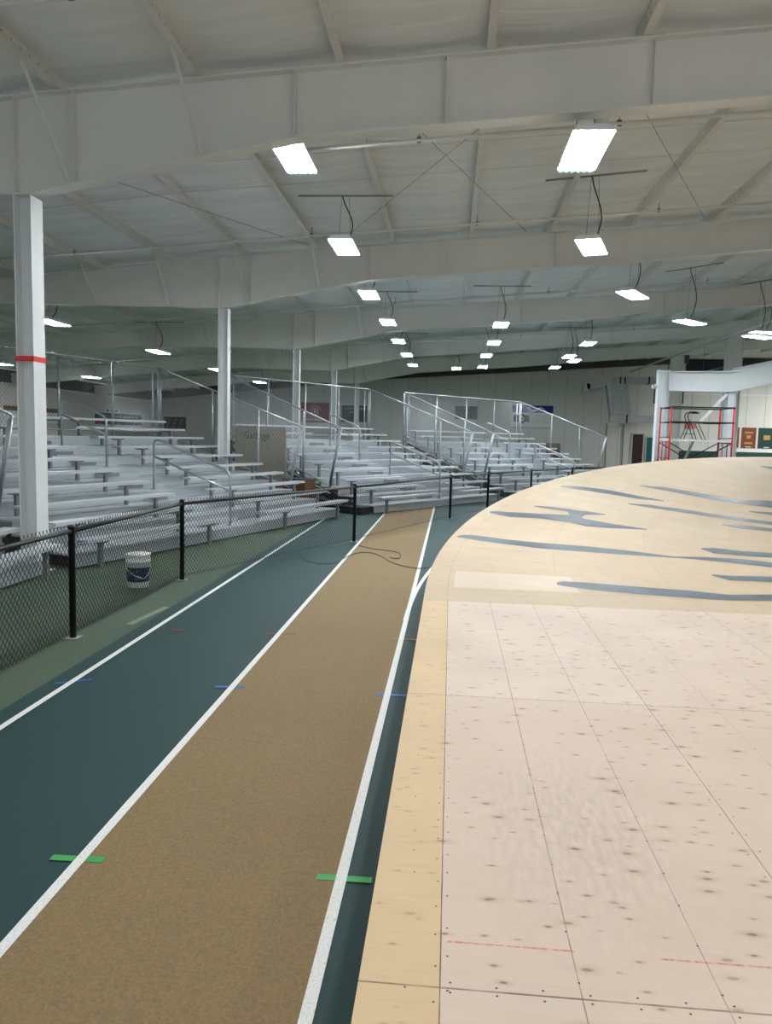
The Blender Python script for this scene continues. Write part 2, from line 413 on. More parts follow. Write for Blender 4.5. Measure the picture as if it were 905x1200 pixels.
# ------------------------------------------------------------------ rigid frames
BOT = [(-22,4.0),(-11.5,5.08),(-5.68,5.03),(-2.1,5.73),(3.8,6.17),(7.2,6.5),(12.4,6.9),(13.1,7.0),(25.9,8.2)]
def bot(x):
    for (a, za), (b2, zb) in zip(BOT, BOT[1:]):
        if a <= x <= b2: return za + (zb-za)*(x-a)/(b2-a)
ORD = ['nearest','second','third','fourth','fifth']
for fi, fy in enumerate(FR):
    t = thing('roof_beam', ['nearest white tapered steel roof beam, crossing the top of the view',
        'second white steel roof beam from the front, over the second column',
        'third white steel roof beam from the front, behind the red-taped column line',
        'fourth white steel roof beam, far back over the bleachers',
        'fifth and farthest white steel roof beam before the end wall'][fi], 'beam', (0,fy,0), 0, 'tapered roof beams')
    top = [(-21.85,ROOF(-21.85)-.01),(-5.7,ROOF(-5.7)-.01),(25.85,ROOF(25.85)-.01)]
    b_ = [(max(-21.85,min(25.85,x)), z) for x, z in BOT]
    # web
    mb = MB()
    xs_ = sorted(set([p[0] for p in b_] + [p[0] for p in top]))
    def tp(x): return ROOF(x)-.01
    for a, c in zip(xs_, xs_[1:]):
        mb.prism([(a,bot(a)),(c,bot(c)),(c,tp(c)),(a,tp(a))], -.008, .008)
    mb.build('web', M_steel, t)
    mb = MB()
    for a, c in zip(xs_, xs_[1:]):
        mb.prism([(a,bot(a)-.02),(c,bot(c)-.02),(c,bot(c)),(a,bot(a))], -.125, .125)
    mb.build('bottom_flange', M_steel, t)
    mb = MB()
    for a, c in zip(xs_, xs_[1:]):
        mb.prism([(a,tp(a)-.02),(c,tp(c)-.02),(c,tp(c)),(a,tp(a))], -.125, .125)
    mb.build('top_flange', M_steel, t)
    for x in (-11.5,-5.8,-5.0,-2.1,-.2,2.3,7.2):
        mb = MB(); mb.box(x-.008, x+.008, -.115, -.008, bot(x), tp(x)-.02); mb.box(x-.008, x+.008, .008, .115, bot(x), tp(x)-.02)
        mb.build('stiffener', M_steel, t)
    for x, dx in ((-8.96,.05),(-7.11,.05),(-5.26,.2),(-3.41,.1)):
        mb = MB(); a = (x+dx, -.11, bot(x+dx)+.03); b2 = (x, -.85, ROOF(x)+.03)
        mb.bar(a, b2, .05, .006); mb.bar(a, b2, .006, .05)
        mb.build('fly_brace', M_steel, t)
def h_column(name, label, x, y, z1, dx, dy, m, group, band=False):
    t = thing(name, label, 'column', (x,y,0), 0, group)
    mb = MB()
    mb.box(-dx/2, -dx/2+.014, -dy/2, dy/2, .02, z1); mb.box(dx/2-.014, dx/2, -dy/2, dy/2, .02, z1); mb.box(-dx/2+.014, dx/2-.014, -.006, .006, .02, z1)
    mb.build('shaft', m, t)
    mb = MB(); mb.box(-dx/2-.06, dx/2+.06, -dy/2-.04, dy/2+.04, 0.003, .02); mb.build('base_plate', m, t)
    if band:
        mb = MB(); e = .004
        for s in (-1, 1): mb.box(-dx/2-e, dx/2+e, s*dy/2-.003+s*.005, s*dy/2+.003+s*.005, 2.86, 2.93); mb.box(s*dx/2-.002+s*.004, s*dx/2+.002+s*.004, -dy/2-.008, dy/2+.008, 2.86, 2.93)
        o = mb.build('red_tape_band', M_red_tape, t); o['label'] = 'band of red tape around the column'
    return t
h_column('steel_column', 'white steel column nearest the camera, banded with red tape', -5.68, 10.1, 5.0, .24, .30, M_column, 'left row of columns', True)
h_column('steel_column', 'second white steel column, rising behind the first bleacher', -5.68, 19.0, 5.0, .24, .26, M_column, 'left row of columns')
h_column('steel_column', 'third white steel column, left of the maroon banner', -5.68, 28.0, 5.0, .24, .26, M_column, 'left row of columns')
h_column('steel_column', 'fourth white steel column, between the maroon and green banners', -5.68, 37.0, 5.0, .24, .26, M_column, 'left row of columns')
h_column('steel_column', 'fifth white steel column, in front of the green banner', -5.68, 46.0, 5.0, .24, .26, M_column, 'left row of columns')
h_column('steel_column', 'wide white column on the right behind the scaffold', 12.75, 37, 6.93, .72, .3, M_steel, 'right row of columns')
h_column('steel_column', 'wide dim column behind the thin portal post, far right', 12.75, 46, 6.93, .72, .3, M_steel, 'right row of columns')

# sprinkler pipes and conduits
def pipe(name, label, pts, r, cat='pipe', hang=(), m=M_steel):
    t = thing(name, label, cat, pts[0])
    o0 = Vector(pts[0])
    mb = MB(); mb.tube([Vector(p)-o0 for p in pts], r, 8); mb.build('tube', m, t, True)
    for h in hang:
        mb = MB(); mb.tube([Vector(h)-o0, Vector((h[0],h[1],ROOF(h[0])+.02))-o0], .006, 5)
        mb.box(h[0]-o0.x-.03, h[0]-o0.x+.03, h[1]-o0.y-.02, h[1]-o0.y+.02, h[2]-o0.z-.03, h[2]-o0.z+.05)
        mb.build('hanger', M_grey, t)
    return t
def lat(y, x0, z0, x1, z1, label, hx):
    f = lambda x: z0 + (z1-z0)*(x-x0)/(x1-x0)
    pipe('sprinkler_pipe', label, [(x0,y,z0),(x1,y,z1)], .028, 'pipe', [(h,y,f(h)) for h in hx])
lat(11.5, -2.6, 6.06, 12, 7.15, 'thin white sprinkler pipe just under the nearest roof beam', (-.6,2.2,5.6))
lat(17.2, -12, 5.66, 12, 7.42, 'thin white sprinkler pipe between the nearest and second roof beams', (-8.6,-3.2,.4,4.2))
lat(26.0, -20, 4.95, 12, 7.45, 'thin white sprinkler pipe between the second and third roof beams', (-8,-2,3,8))
lat(36.0, -20, 4.9, 12, 7.3, 'thin white sprinkler pipe between the third and fourth roof beams', (-8,-2,3,8))
lat(8.0, -8, 6.02, -1, 6.6, 'pipe crossing the top left corner above the nearest beam', (-4.0,))
pipe('sloping_pipe', 'long pale pipe running lengthwise at upper right toward the dim columns', [(12.1,26,6.75),(12.1,54.6,6.75)], .06, 'pipe', [(12.1,30,6.75),(12.1,40,6.75)])
pipe('brace_pipe', 'short grey pipe above the white portal, in front of the dark window', [(13.6,40,5.85),(13.6,50,5.85)], .05, 'pipe', [(13.6,44,5.85)], M_grey)

# ------------------------------------------------------------------ LED high-bay lights
def light_proto(detail):
    mbh = MB(); L, W = 1.28, .46
    mbh.hexa([(-W/2,-L/2,.0),(W/2,-L/2,0),(W/2,L/2,0),(-W/2,L/2,0),(-W/2+.05,-L/2+.03,.085),(W/2-.05,-L/2+.03,.085),(W/2-.05,L/2-.03,.085),(-W/2+.05,L/2-.03,.085)])
    mbd = MB(); mbd.box(-W/2+.012, W/2-.012, -L/2+.015, L/2-.09, -.012, -.001)
    strips = []
    for k in range(6):
        s = MB(); x = -W/2+.05+k*(W-.1)/5; s.box(x-.02, x+.02, L/2-.088, L/2-.01, -.014, -.001); strips.append(s)
    return mbh, mbd, strips
_first = {}
def light(label, x, y, z, short=False, rot=0, group='high-bay lights'):
    t = thing('high_bay_light', label, 'light', (x,y,z), -math.radians(rot), group)
    if 'h' not in _first:
        h, d, st = light_proto(True)
        _first['h'] = h.build('housing', M_white, t); _first['d'] = d.build('diffuser', M_led, t); _first['s'] = [s.build('led_strip', M_strip, t) for s in st]
    else:
        for o in [_first['h'], _first['d']] + _first['s']:
            c = o.copy(); COL.objects.link(c); c.parent = t
    zc = (bot(x) - .02 if short else ROOF(x) + .02) - z
    if short:
        for sx in (-.12, .12):
            mb = MB(); mb.tube([(sx, 0, .08), (sx*.8, 0, zc)], .006, 4); mb.build('hanger_wire', M_grey, t)
        t.scale = (1.08,1.12,1); return t
    mb = MB()
    for sx in (-.12, .12): mb.tube([(sx, 0, .08), (sx*.6, 0, zc)], .004, 4)
    mb.build('hanger_wire', M_grey, t)
    mb = MB(); pts = []
    for i in range(9):
        q = i/8
        pts.append((.05+.10*math.sin(q*PI*1.4), -.1+.12*math.sin(q*PI), .09 + (zc-.12)*q))
    mb.tube(pts, .012, 6); mb.build('power_cord', M_cord, t, True)
    mb = MB(); mb.box(-.92, .92, -.015, .015, zc-.015, zc+.015); mb.build('hanger_bar', M_cable, t)
    return t
light('bright rectangular LED light tucked behind the nearest beam, left of centre', -2.36, 11.3, 5.9)
light('biggest LED light in view, under the nearest beam at upper right', 1.54, 10.2, 5.58, True)
light('LED light on a long cord above the second beam, left row', -2.18, 15.24, 5.6)
light('LED light on a long cord in front of the second beam, right of centre', 2.51, 15.14, 5.6, rot=17)
light('third LED light of the left row, below the second beam', -2.24, 20.32, 5.6)
light('LED light below the second beam, third along the curving right row', 4.37, 19.95, 5.6, rot=30)
light('fourth LED light of the left row', -2.14, 25.12, 5.6)
light('fifth LED light of the left row', -2.14, 30.02, 5.6)
light('sixth LED light of the left row', -2.1, 34.98, 5.6)
light('seventh and smallest LED light of the left row', -2.08, 39.95, 5.6)
light('LED light at far upper right, hung from a looping cord beside the wide column', 7.05, 24.31, 5.6, rot=45)
light('LED light cut by the right edge of the view, lower of the pair', 10.22, 27.34, 5.6, rot=55)
light('LED light cut by the right edge of the view, upper of the pair', 11.48, 29.94, 6.1, rot=80)
light('first and largest LED light of the far centre row', 1.46, 25.36, 5.6)
light('second LED light of the far centre row', 1.5, 30.1, 5.6)
light('third LED light of the far centre row', 1.42, 34.79, 5.6)
light('last LED light of the far centre row', 1.49, 40.22, 5.6)
light('small far LED light between the left and centre rows', .15, 41.48, 5.6)
light('LED light hanging on a straight cord over the far right bleacher', 4.99, 29.93, 5.6)
light('left one of two overlapping small LED lights over the far bleacher', 4.99, 34.58, 5.6)
light('right one of two overlapping small LED lights over the far bleacher', 5.49, 36.39, 5.6)
light('smallest far LED light, last over the far right bleacher', 5.08, 39.99, 5.6)
light('LED light over the first bleacher, right of the red-taped column', -10.66, 20.03, 4.75)
light('second LED light over the first bleacher, small and flat', -10.51, 27.15, 4.75)
light('third LED light of the left aisle, just left of the second column', -10.6, 34.45, 4.75)
light('farthest LED light of the left aisle, right of the second column', -10.68, 42.55, 4.75)
light('LED light at the left edge of the view', -18.05, 29.79, 4.45)
light('small LED light seen through the mesh above the first bleacher', -17.53, 36.65, 4.45)

# ------------------------------------------------------------------ chain link
def clip_line(poly, p, d):
    lo, hi = -1e9, 1e9; n = len(poly)
    area = sum(poly[i][0]*poly[(i+1)%n][1]-poly[(i+1)%n][0]*poly[i][1] for i in range(n))
    sgn = 1 if area > 0 else -1
    for i in range(n):
        a, b2 = poly[i], poly[(i+1)%n]
        nx, ny = -(b2[1]-a[1])*sgn, (b2[0]-a[0])*sgn
        num = nx*(p[0]-a[0]) + ny*(p[1]-a[1]); den = nx*d[0] + ny*d[1]
        if abs(den) < 1e-12:
            if num < 0: return None
            continue
        t = -num/den
        if den > 0: lo = max(lo, t)
        else: hi = min(hi, t)
    return (lo, hi) if hi - lo > .01 else None
def chain(mb, O, A, B, poly, pitch, r, slope=1.0):
    O, A, B = Vector(O), Vector(A), Vector(B); Nn = A.cross(B).normalized()
    amin = min(p[0] for p in poly); amax = max(p[0] for p in poly); bmin = min(p[1] for p in poly); bmax = max(p[1] for p in poly)
    H = (bmax-bmin)/slope
    for sg in (1, -1):
        k = math.floor((amin-H)/pitch)
        while k*pitch < amax + H:
            p0 = (k*pitch, bmin if sg > 0 else bmin); d = (1/slope*sg, 1.0)
            c = clip_line(poly, p0, d)
            if c:
                q = [O + A*(p0[0]+d[0]*t) + B*(p0[1]+d[1]*t) + Nn*(.6*r*sg) for t in c]
                dv = (q[1]-q[0]).normalized(); x = dv.cross(Nn).normalized()*r; y = Nn*r
                b = len(mb.v)
                for e in q:
                    mb.v += [tuple(e + x), tuple(e - x*.5 + y*.87), tuple(e - x*.5 - y*.87)]
                for i in range(3):
                    j = (i+1) % 3
                    mb.f.append((b+i, b+j, b+3+j, b+3+i)); mb.m.append(0)
            k += 1

# ------------------------------------------------------------------ black fence
FP = [(-3.53,3.9),(-3.53,6.92),(-3.53,9.92),(-1.75,14.2),(.03,18.9),(1.05,21.2),(2.5,24.0),(4.1,26.4),(6.1,28.6)]
fence = thing('chain_link_fence', 'low black chain-link fence crossing the runway in front of the bleachers', 'fence', (-3.53,3.9,0))
fo = Vector((-3.53,3.9,0))
for i, (x, y) in enumerate(FP):
    mb = MB(); mb.lathe([(.031,.012),(.031,1.06),(.035,1.062),(.035,1.075),(.02,1.09)], (x-fo.x,y-fo.y,0), 12); p = mb.build('post', M_black, fence, True)
    mb = MB(); mb.box(x-fo.x-.065, x-fo.x+.065, y-fo.y-.065, y-fo.y+.065, .004, .012); mb.build('base_plate', M_concrete, p)
for i in range(len(FP)-1):
    a = Vector((*FP[i],1.03))-fo; b2 = Vector((*FP[i+1],1.03))-fo
    mb = MB(); mb.tube([a, b2], .021, 10); mb.build('top_rail', M_black, fence, True)
    mb = MB(); d = (b2-a); Ln = d.length; d.normalize(); nrm = Vector((d.y,-d.x,0))*-.03
    off = Vector((a.x,a.y,0)) + nrm
    chain(mb, off, d, Vector((0,0,1)), [(0,.03),(Ln,.03),(Ln,1.085),(0,1.085)], .062, .0030 if i < 3 else .0026, 1.25)
    mb.tube([off+Vector((0,0,.06)), off+d*Ln+Vector((0,0,.06))], .003, 5)
    mb.build('mesh_panel', M_black_wire, fence)

# ------------------------------------------------------------------ bleachers
def rounded(pts, rad=.12, n=5):
    pts = [Vector(p) for p in pts]; out = [pts[0]]
    for i in range(1, len(pts)-1):
        a, b2, c = pts[i-1], pts[i], pts[i+1]
        d1 = (a-b2).normalized(); d2 = (c-b2).normalized(); r = min(rad, (a-b2).length*.45, (c-b2).length*.45)
        p, q = b2+d1*r, b2+d2*r
        for k in range(n+1):
            t = k/n; out.append(p*(1-t)**2 + b2*2*t*(1-t) + q*t*t)
    out.append(pts[-1]); return out
def bleacher(label, F, a, L, tc, aw=1.25, rows=10, guard=True, side=('L','R')):
    rz = PI/2 - a
    t = thing('bleacher', label, 'bleacher', (F[0],F[1],0), rz, 'aluminium bleachers')
    D = .6; Rr = .2
    def sections(k):
        if k == rows-1: return [(0, L)]
        return [(0, tc-aw/2), (tc+aw/2, L)]
    for k in range(rows):
        z = .43 + Rr*k; s0 = D*k - .11
        for (x0, x1) in sections(k):
            if x1 - x0 < .1: continue
            mb = MB(); mb.box(x0, x1, s0, s0+.245, z-.016, z); mb.box(x0, x1, s0, s0+.012, z-.05, z-.016); mb.box(x0, x1, s0+.233, s0+.245, z-.05, z-.016)
            mb.build('seat_plank', M_alu, t)
        # supports
        npos = max(2, int(L/1.7)); zf = .01 + Rr*k if k else .004
        for i in range(npos):
            x = .4 + (L-.8)*i/(npos-1) + .04*((i*7+k*3) % 5 - 2)
            if k < rows-1 and abs(x-tc) < aw/2 + .08: continue
            if k == rows-1 and i % 2: continue
            mb = MB(); mb.box(x-.03, x+.03, s0+.05, s0+.11, zf, z-.085); mb.hexa([(x-.05,s0+.02,z-.085),(x+.05,s0+.02,z-.085),(x+.05,s0+.225,z-.085),(x-.05,s0+.225,z-.085),(x-.12,s0+.005,z-.0505),(x+.12,s0+.005,z-.0505),(x+.12,s0+.24,z-.0505),(x-.12,s0+.24,z-.0505)])
            mb.build('seat_support', M_bracket, t)
        if k:
            zf = .01 + Rr*k; s1 = D*k - .45
            mb = MB(); mb.box(0, L, s1, s1+.6, zf-.03, zf); mb.build('footboard', M_alu, t)
            mb = MB(); mb.box(0, L, s1-.018, s1-.0005, max(.02, zf-Rr+.008), zf-.012); mb.box(0, L, s1-.022, s1-.018, zf-.05, zf-.012); mb.build('riser_board', M_alu2, t)
            if k < rows-1:
                mb = MB(); mb.box(tc-aw/2+.1, tc+aw/2-.1, s1+.345, s1+.58, zf+.001, zf+.10); mb.box(tc-.52, tc-.1, s1+.335, s1+.344, zf+.03, zf+.10, 1); mb.build('aisle_step', [M_alu2, M_bracket], t)
    # back panel under the last seat
    # under-frame : sloped stringers on posts with cross braces
    for i in range(5):
        x = .12 + (L-.24)*i/4
        mb = MB()
        mb.bar((x, .62, .07), (x, 5.5, 1.70), .05, .09)
        mb.box(x-.03, x+.03, .25, D*rows-.2, .004, .05)
        for s in (1.5, 3.0, 4.5, 5.6):
            mb.box(x-.025, x+.025, s-.025, s+.025, .05, .05+.333*s-.16)
        mb.bar((x, 3.0, .1), (x, 5.6, 1.55), .03, .03); mb.bar((x, 3.0, .8), (x, 5.6, .1), .03, .03)
        mb.build('under_frame', M_dark_frame, t)
    mb = MB()
    for s in (3.0, 5.6):
        for i in range(4):
            x0 = .12 + (L-.24)*i/4; x1 = .12 + (L-.24)*(i+1)/4
            mb.bar((x0, s+.04, .1), (x1, s+.04, .3*s-.1), .03, .03); mb.bar((x1, s+.07, .1), (x0, s+.07, .3*s-.1), .03, .03)
    mb.build('cross_brace', M_dark_frame, t)
    # aisle handrails
    for (s0, zf0, s1, zf1) in ((.3,.21,2.1,.81),(3.3,1.21,4.5,1.61)):
        mb = MB(); h = 1.02
        mb.tube(rounded([(tc,s0,zf0),(tc,s0,zf0+h),(tc,s1,zf1+h),(tc,s1,zf1)], .16), .024, 10)
        mb.tube([(tc,s0,zf0+h-.36),(tc,s1,zf1+h-.36)], .022, 8)
        mb.box(tc-.05, tc+.05, s0-.05, s0+.05, zf0, zf0+.012); mb.box(tc-.05, tc+.05, s1-.05, s1+.05, zf1, zf1+.012)
        mb.build('handrail', M_alu_tube, t, True)
    # guards
    SB = D*(rows-1) + .16; ZT = 3.63
    g = MB(); g.tube([(-.06,SB,ZT),(L+.06,SB,ZT)], .022, 8); g.tube([(-.06,SB,1.95),(L+.06,SB,1.95)], .02, 8)
    npst = max(3, round(L/1.75))
    for i in range(npst+1):
        x = -.06 + (L+.12)*i/npst
        g.tube([(x,SB+.03,1.5),(x,SB+.03,ZT-.02)], .028, 8)
    for x in (.18, L-.18): g.tube([(x,SB+.02,1.5),(x,SB+.02,ZT-.02)], .02, 8)
    gb = g.build('back_guardrail', M_alu_tube, t, True)
    c = MB(); chain(c, (0,SB,0), Vector((1,0,0)), Vector((0,0,1)), [(-.06,1.95),(L+.06,1.95),(L+.06,ZT+.03),(-.06,ZT+.03)], .085, .0034, 1.15); c.build('chain_link', M_galv_wire, gb)
    for sd in side:
        x = -.07 if sd == 'L' else L+.07
        g = MB(); zt = lambda s: 2.15 + (s-1.2)*(ZT-2.15)/(SB-1.2); zl = lambda s: .52 + (s-1.55)*.345
        g.tube([(x,1.2,zt(1.2)),(x,SB,ZT)], .022, 8)
        g.tube([(x,1.55,zl(1.55)+.12),(x,SB,zl(SB)+.12)], .022, 8); g.tube([(x,1.55,zl(1.55)-.08),(x,SB,zl(SB)-.08)], .022, 8)
        g.tube([(x,1.2,zt(1.2)),(x,1.55,zl(1.55)+.1)], .024, 8); g.tube([(x,1.26,zt(1.2)-.06),(x,1.60,zl(1.55)+.1)], .018, 8)
        for s in (2.5, 3.9, SB): g.tube([(x+(.03 if sd=='R' else -.03),s,zl(s)-.15),(x+(.03 if sd=='R' else -.03),s,zt(s)-.01)], .027, 8)
        gs = g.build('side_guardrail', M_alu_tube, t, True)
        c = MB(); chain(c, (x,0,0), Vector((0,1,0)), Vector((0,0,1)), [(1.22,zt(1.2)),(1.55,zl(1.55)+.12),(SB,zl(SB)+.12),(SB,ZT)], .085, .0034, 1.15); c.build('chain_link', M_galv_wire, gs)
    return t
a1 = math.atan2(2.6, 8.08)
b1 = bleacher('nearest full aluminium bleacher, behind the left stretch of black fence', (-5.13,10.36), a1, 8.49, 4.1)
b2_ = bleacher('middle aluminium bleacher, below the maroon and green banners', (-1.78,19.31), math.radians(32), 6.56, 3.3)
b3 = bleacher('farthest aluminium bleacher, at the end of the hall past the runway', (2.4,26.0), math.radians(41.5), 7.2, 3.6)
b0 = bleacher('aluminium bleacher at the left edge, ending beside the red-taped column', (-5.3,4.0), 0, 5.95, 3.0, side=('L',))

# ------------------------------------------------------------------ wooden banked track
EX, ZD, YB, YJ = -.22, .40, 8.0, 7.45
RC, W_ = 18.0, 6.2
deck = thing('wooden_track_deck', 'pale plywood track deck with a rising curved bank filling the right side', 'track deck', (EX,0,0))
DO = Vector((EX,0,0))
mb = MB()
mb.v = []; 
def slab(x0, x1, y0, y1, z0, z1, m, name, label=None):
    mb = MB(); mb.box(x0-EX, x1-EX, y0, y1, z0, z1)
    o = mb.build(name, m, deck, uvf=lambda c: (c.y, c.x))
    if label: o['label'] = label
    return o
slab(EX, EX+.239, -3, YJ, ZD-.02, ZD, M_edge, 'edge_strip', 'narrow yellow plywood strip along the left edge of the deck')
mb = MB(); mb.box(.24, W_, -3, YJ, ZD-.02, ZD)
# screw heads set into the sheets
def disc(mb, x, y, z, r, mi):
    mb.face([(x+r*math.cos(2*PI*k/7), y+r*math.sin(2*PI*k/7), z) for k in range(7)], mi)
rr = random.Random(3)
for v, sides in ((.24,(.018,)),(.65,(0,)),(1.06,(0,)),(1.46,(-.025,.025)),(1.87,(0,)),(2.28,(0,)),(2.68,(-.025,.025))):
    y = 1.35
    while y < YJ:
        for sx in sides:
            disc(mb, v+sx+rr.uniform(-.004,.004), y+rr.uniform(-.02,.02), ZD+.0006, .0042, 1)
        y += .15 if len(sides) > 1 or v < .3 else .21
for yc in (2.11, 4.68):
    x = .27
    while x < 4:
        for sy in (-.02, .02): disc(mb, x, yc+sy+rr.uniform(-.004,.004), ZD+.0006, .0042, 1)
        x += .135
mb.build('straight_surface', [M_ply, M_screw], deck, uvf=lambda c: (c.y, c.x))
mb = MB(); y = 1.3
while y < YJ:
    disc(mb, .222+rr.uniform(-.004,.004), y, ZD+.0006, .004, 0); 
    if rr.random() < .7: disc(mb, .12+rr.uniform(-.02,.02), y+.05, ZD+.0006, .004, 0)
    y += .15
mb.build('screw_heads', M_screw, deck)['kind'] = 'stuff'
def rise(th):  # height gain of the outer edge
    q = max(0., min(1., th/math.radians(64))); return 1.24*math.sin(PI/2*q)**1.4
CX = EX + RC
def bank(th, s):
    """world point on bank: angle th from the start of the bend, s in from outer edge"""
    r = RC - s
    return Vector((CX - r*math.cos(th), YB + r*math.sin(th), ZD + rise(th)*(1 - s/W_)))
def bpt(u, s):
    if u <= YB: return Vector((EX+s, u, ZD))
    return bank((u-YB)/RC, s)
mb = MB(); mb.uv = []
us = [YJ+.001] + [YB + .0 + i*.35 for i in range(0, 90)]; ss = [W_*i/20 for i in range(21)]
for u in us:
    for s in ss:
        p = bpt(u, s) - DO; mb.v.append(tuple(p)); mb.uv.append((u, s))
n = len(ss)
for j in range(len(us)-1):
    for i in range(n-1):
        mb.f.append((j*n+i, j*n+i+1, (j+1)*n+i+1, (j+1)*n+i)); mb.m.append(0)
bk = mb.build('banked_surface', M_bank, deck, True); bk['label'] = 'curved bank of yellowish plywood rising at the outer edge'
mb = MB()
for i in range(len(us)-1):
    a = bpt(us[i],0)-DO; b2 = bpt(us[i+1],0)-DO
    mb.face([(a.x,a.y,.012),(b2.x,b2.y,.012),(b2.x,b2.y,b2.z),(a.x,a.y,a.z)])
    a = bpt(us[i],W_)-DO; b2 = bpt(us[i+1],W_)-DO
    mb.face([(b2.x,b2.y,.012),(a.x,a.y,.012),(a.x,a.y,a.z),(b2.x,b2.y,b2.z)])
mb.box(.0, .018, -3, YJ, .012, ZD-.021); mb.box(W_-.018, W_, -3, YJ, .012, ZD-.021)
mb.build('side_skirt', M_ply_side, deck)
mb = MB()
for k in range(26): mb.box(.02, W_-.02, -3+.406*k, -3+.406*k+.038, .012, ZD-.021)
mb.build('joist', M_ply_side, deck)
# new plywood patch, on the first row of the bank
def on_bank(name, quads, m, label, dz=.002, uvs=True):
    mb = MB(); mb.uv = []
    for (u0,u1,s0,s1) in quads:
        nu, ns = 2, 6; b = len(mb.v)
        for i in range(nu+1):
            for j in range(ns+1):
                u = u0+(u1-u0)*i/nu; s = s0+(s1-s0)*j/ns
                mb.v.append(tuple(bpt(u,s)-DO+Vector((0,0,dz)))); mb.uv.append((u,s))
        for i in range(nu):
            for j in range(ns):
                q = b+i*(ns+1)+j; mb.f.append((q,q+1,q+ns+2,q+ns+1)); mb.m.append(0)
    o = mb.build(name, m, deck); o['label'] = label; return o
on_bank('plywood_patch', [(8.15,9.0,.3,1.62)], M_patch, 'pale new plywood patch at the start of the bank', .0025)

# camera orientation (solved from the vanishing points of the photograph)
f_ = 903.; cx0, cy0 = 452.5, 600.
Yc = Vector(((529-cx0)/f_, -(512-cy0)/f_, -1)).normalized()
Uc = Vector((.025, 1, 0)); Uc.z = (Uc.x*Yc.x + Uc.y*Yc.y)/-Yc.z; Uc.normalize()
Xc = Yc.cross(Uc)
RM = Matrix((Xc, Yc, Uc))
CAM = Vector((0,0,2.0))
def streak(pts, label):
    P = [((p[0],p[1]),(p[2],p[3])) for p in pts]   # (along, in) of both edges, metres on the bank
    mb = MB()
    nsub = 5
    fine = []
    for i in range(len(P)-1):
        for k in range(nsub):
            t = k/nsub
            fine.append(tuple(tuple(P[i][e][j]*(1-t)+P[i+1][e][j]*t for j in (0,1)) for e in (0,1)))
    fine.append(P[-1])
    for q, r in zip(fine, fine[1:]):
        mb.face([bpt(*e)-DO+Vector((0,0,.004)) for e in (q[0], q[1], r[1], r[0])])
    o = mb.build('filler_streak', M_streak, deck); o['label'] = label
streak([(8.656, 1.436, 8.522, 1.424), (8.722, 1.516, 8.453, 1.49), (8.721, 1.758, 8.356, 1.712), (8.629, 2.264, 8.204, 2.188), (8.54, 2.839, 8.109, 2.737), (8.394, 3.216, 8.052, 3.122), (8.545, 3.687, 8.124, 3.56), (8.566, 4.282, 8.234, 4.17)], 'long slate blue filler streak nearest the straight')
streak([(11.182, 0.079, 11.071, 0.098), (11.275, 0.152, 11.052, 0.188), (11.334, 0.29, 10.996, 0.34), (11.219, 0.77, 10.868, 0.805), (11.185, 1.282, 10.763, 1.303), (11.227, 1.94, 10.782, 1.939), (11.14, 2.525, 10.808, 2.508), (10.997, 3.031, 10.894, 3.022)], 'long slate blue filler streak starting near the outer edge')
streak([(10.997, 3.031, 10.894, 3.022), (11.193, 3.453, 10.9, 3.421), (11.309, 3.916, 10.836, 3.851), (11.201, 4.268, 10.727, 4.19), (11.029, 4.738, 10.609, 4.654)], 'slate blue filler streak continuing the long one')
streak([(13.351, 0.139, 13.241, 0.167), (13.45, 0.248, 13.167, 0.316), (13.508, 0.445, 13.076, 0.54), (13.727, 0.954, 13.265, 1.039), (13.951, 1.393, 13.237, 1.503), (13.753, 1.693, 13.032, 1.782), (13.6, 2.103, 13.102, 2.148), (13.484, 2.689, 13.397, 2.694)], 'slate blue filler streak with a branch')
streak([(14.42, 0.669, 14.337, 0.69), (14.543, 0.918, 14.298, 0.974), (14.594, 1.234, 14.256, 1.302), (14.557, 1.349, 13.398, 1.546), (14.562, 1.455, 13.552, 1.622), (14.595, 1.541, 14.167, 1.616), (14.546, 1.899, 14.454, 1.913)], 'short forked arm of the filler streak')
streak([(17.009, 0.394, 16.92, 0.427), (17.312, 0.653, 16.934, 0.787), (17.528, 1.276, 17.02, 1.434), (17.448, 1.888, 17.025, 1.999), (17.437, 2.413, 17.329, 2.439)], 'short slate blue filler streak high on the bank')
streak([(18.913, 1.471, 18.805, 1.51), (19.358, 1.892, 18.905, 2.044), (19.585, 2.699, 18.971, 2.873), (19.757, 3.323, 19.235, 3.455), (20.111, 3.923, 19.554, 4.049), (20.691, 4.535, 20.231, 4.634)], 'slate blue filler streak across the top of the bank')
streak([(19.985, 3.452, 19.787, 3.504), (20.419, 3.558, 19.601, 3.766), (20.819, 3.739, 19.834, 3.988), (21.518, 4.332, 20.617, 4.552)], 'thick filler streak at the right edge')
streak([(16.254, 1.995, 16.15, 2.018), (16.534, 2.344, 16.162, 2.418), (16.712, 3.051, 16.249, 3.123), (16.767, 3.751, 16.269, 3.807), (17.11, 4.426, 16.546, 4.475), (17.246, 5.037, 16.769, 5.066)], 'thin long slate blue filler streak')
streak([(18.263, 3.87, 18.138, 3.891), (18.802, 4.195, 18.298, 4.278), (19.46, 4.776, 18.984, 4.85)], 'thin filler streak at the right edge')
streak([(15.409, 3.756, 15.298, 3.764), (15.686, 4.052, 15.186, 4.079), (15.993, 4.51, 15.453, 4.531), (16.306, 5.086, 15.859, 5.096)], 'short filler streak right of the long thin one')
streak([(12.055, 3.462, 11.934, 3.455), (12.22, 3.643, 11.62, 3.597), (12.182, 4.01, 11.645, 3.957), (12.311, 4.412, 11.738, 4.345), (12.403, 4.906, 11.878, 4.834)], 'blunt filler streak right of centre')
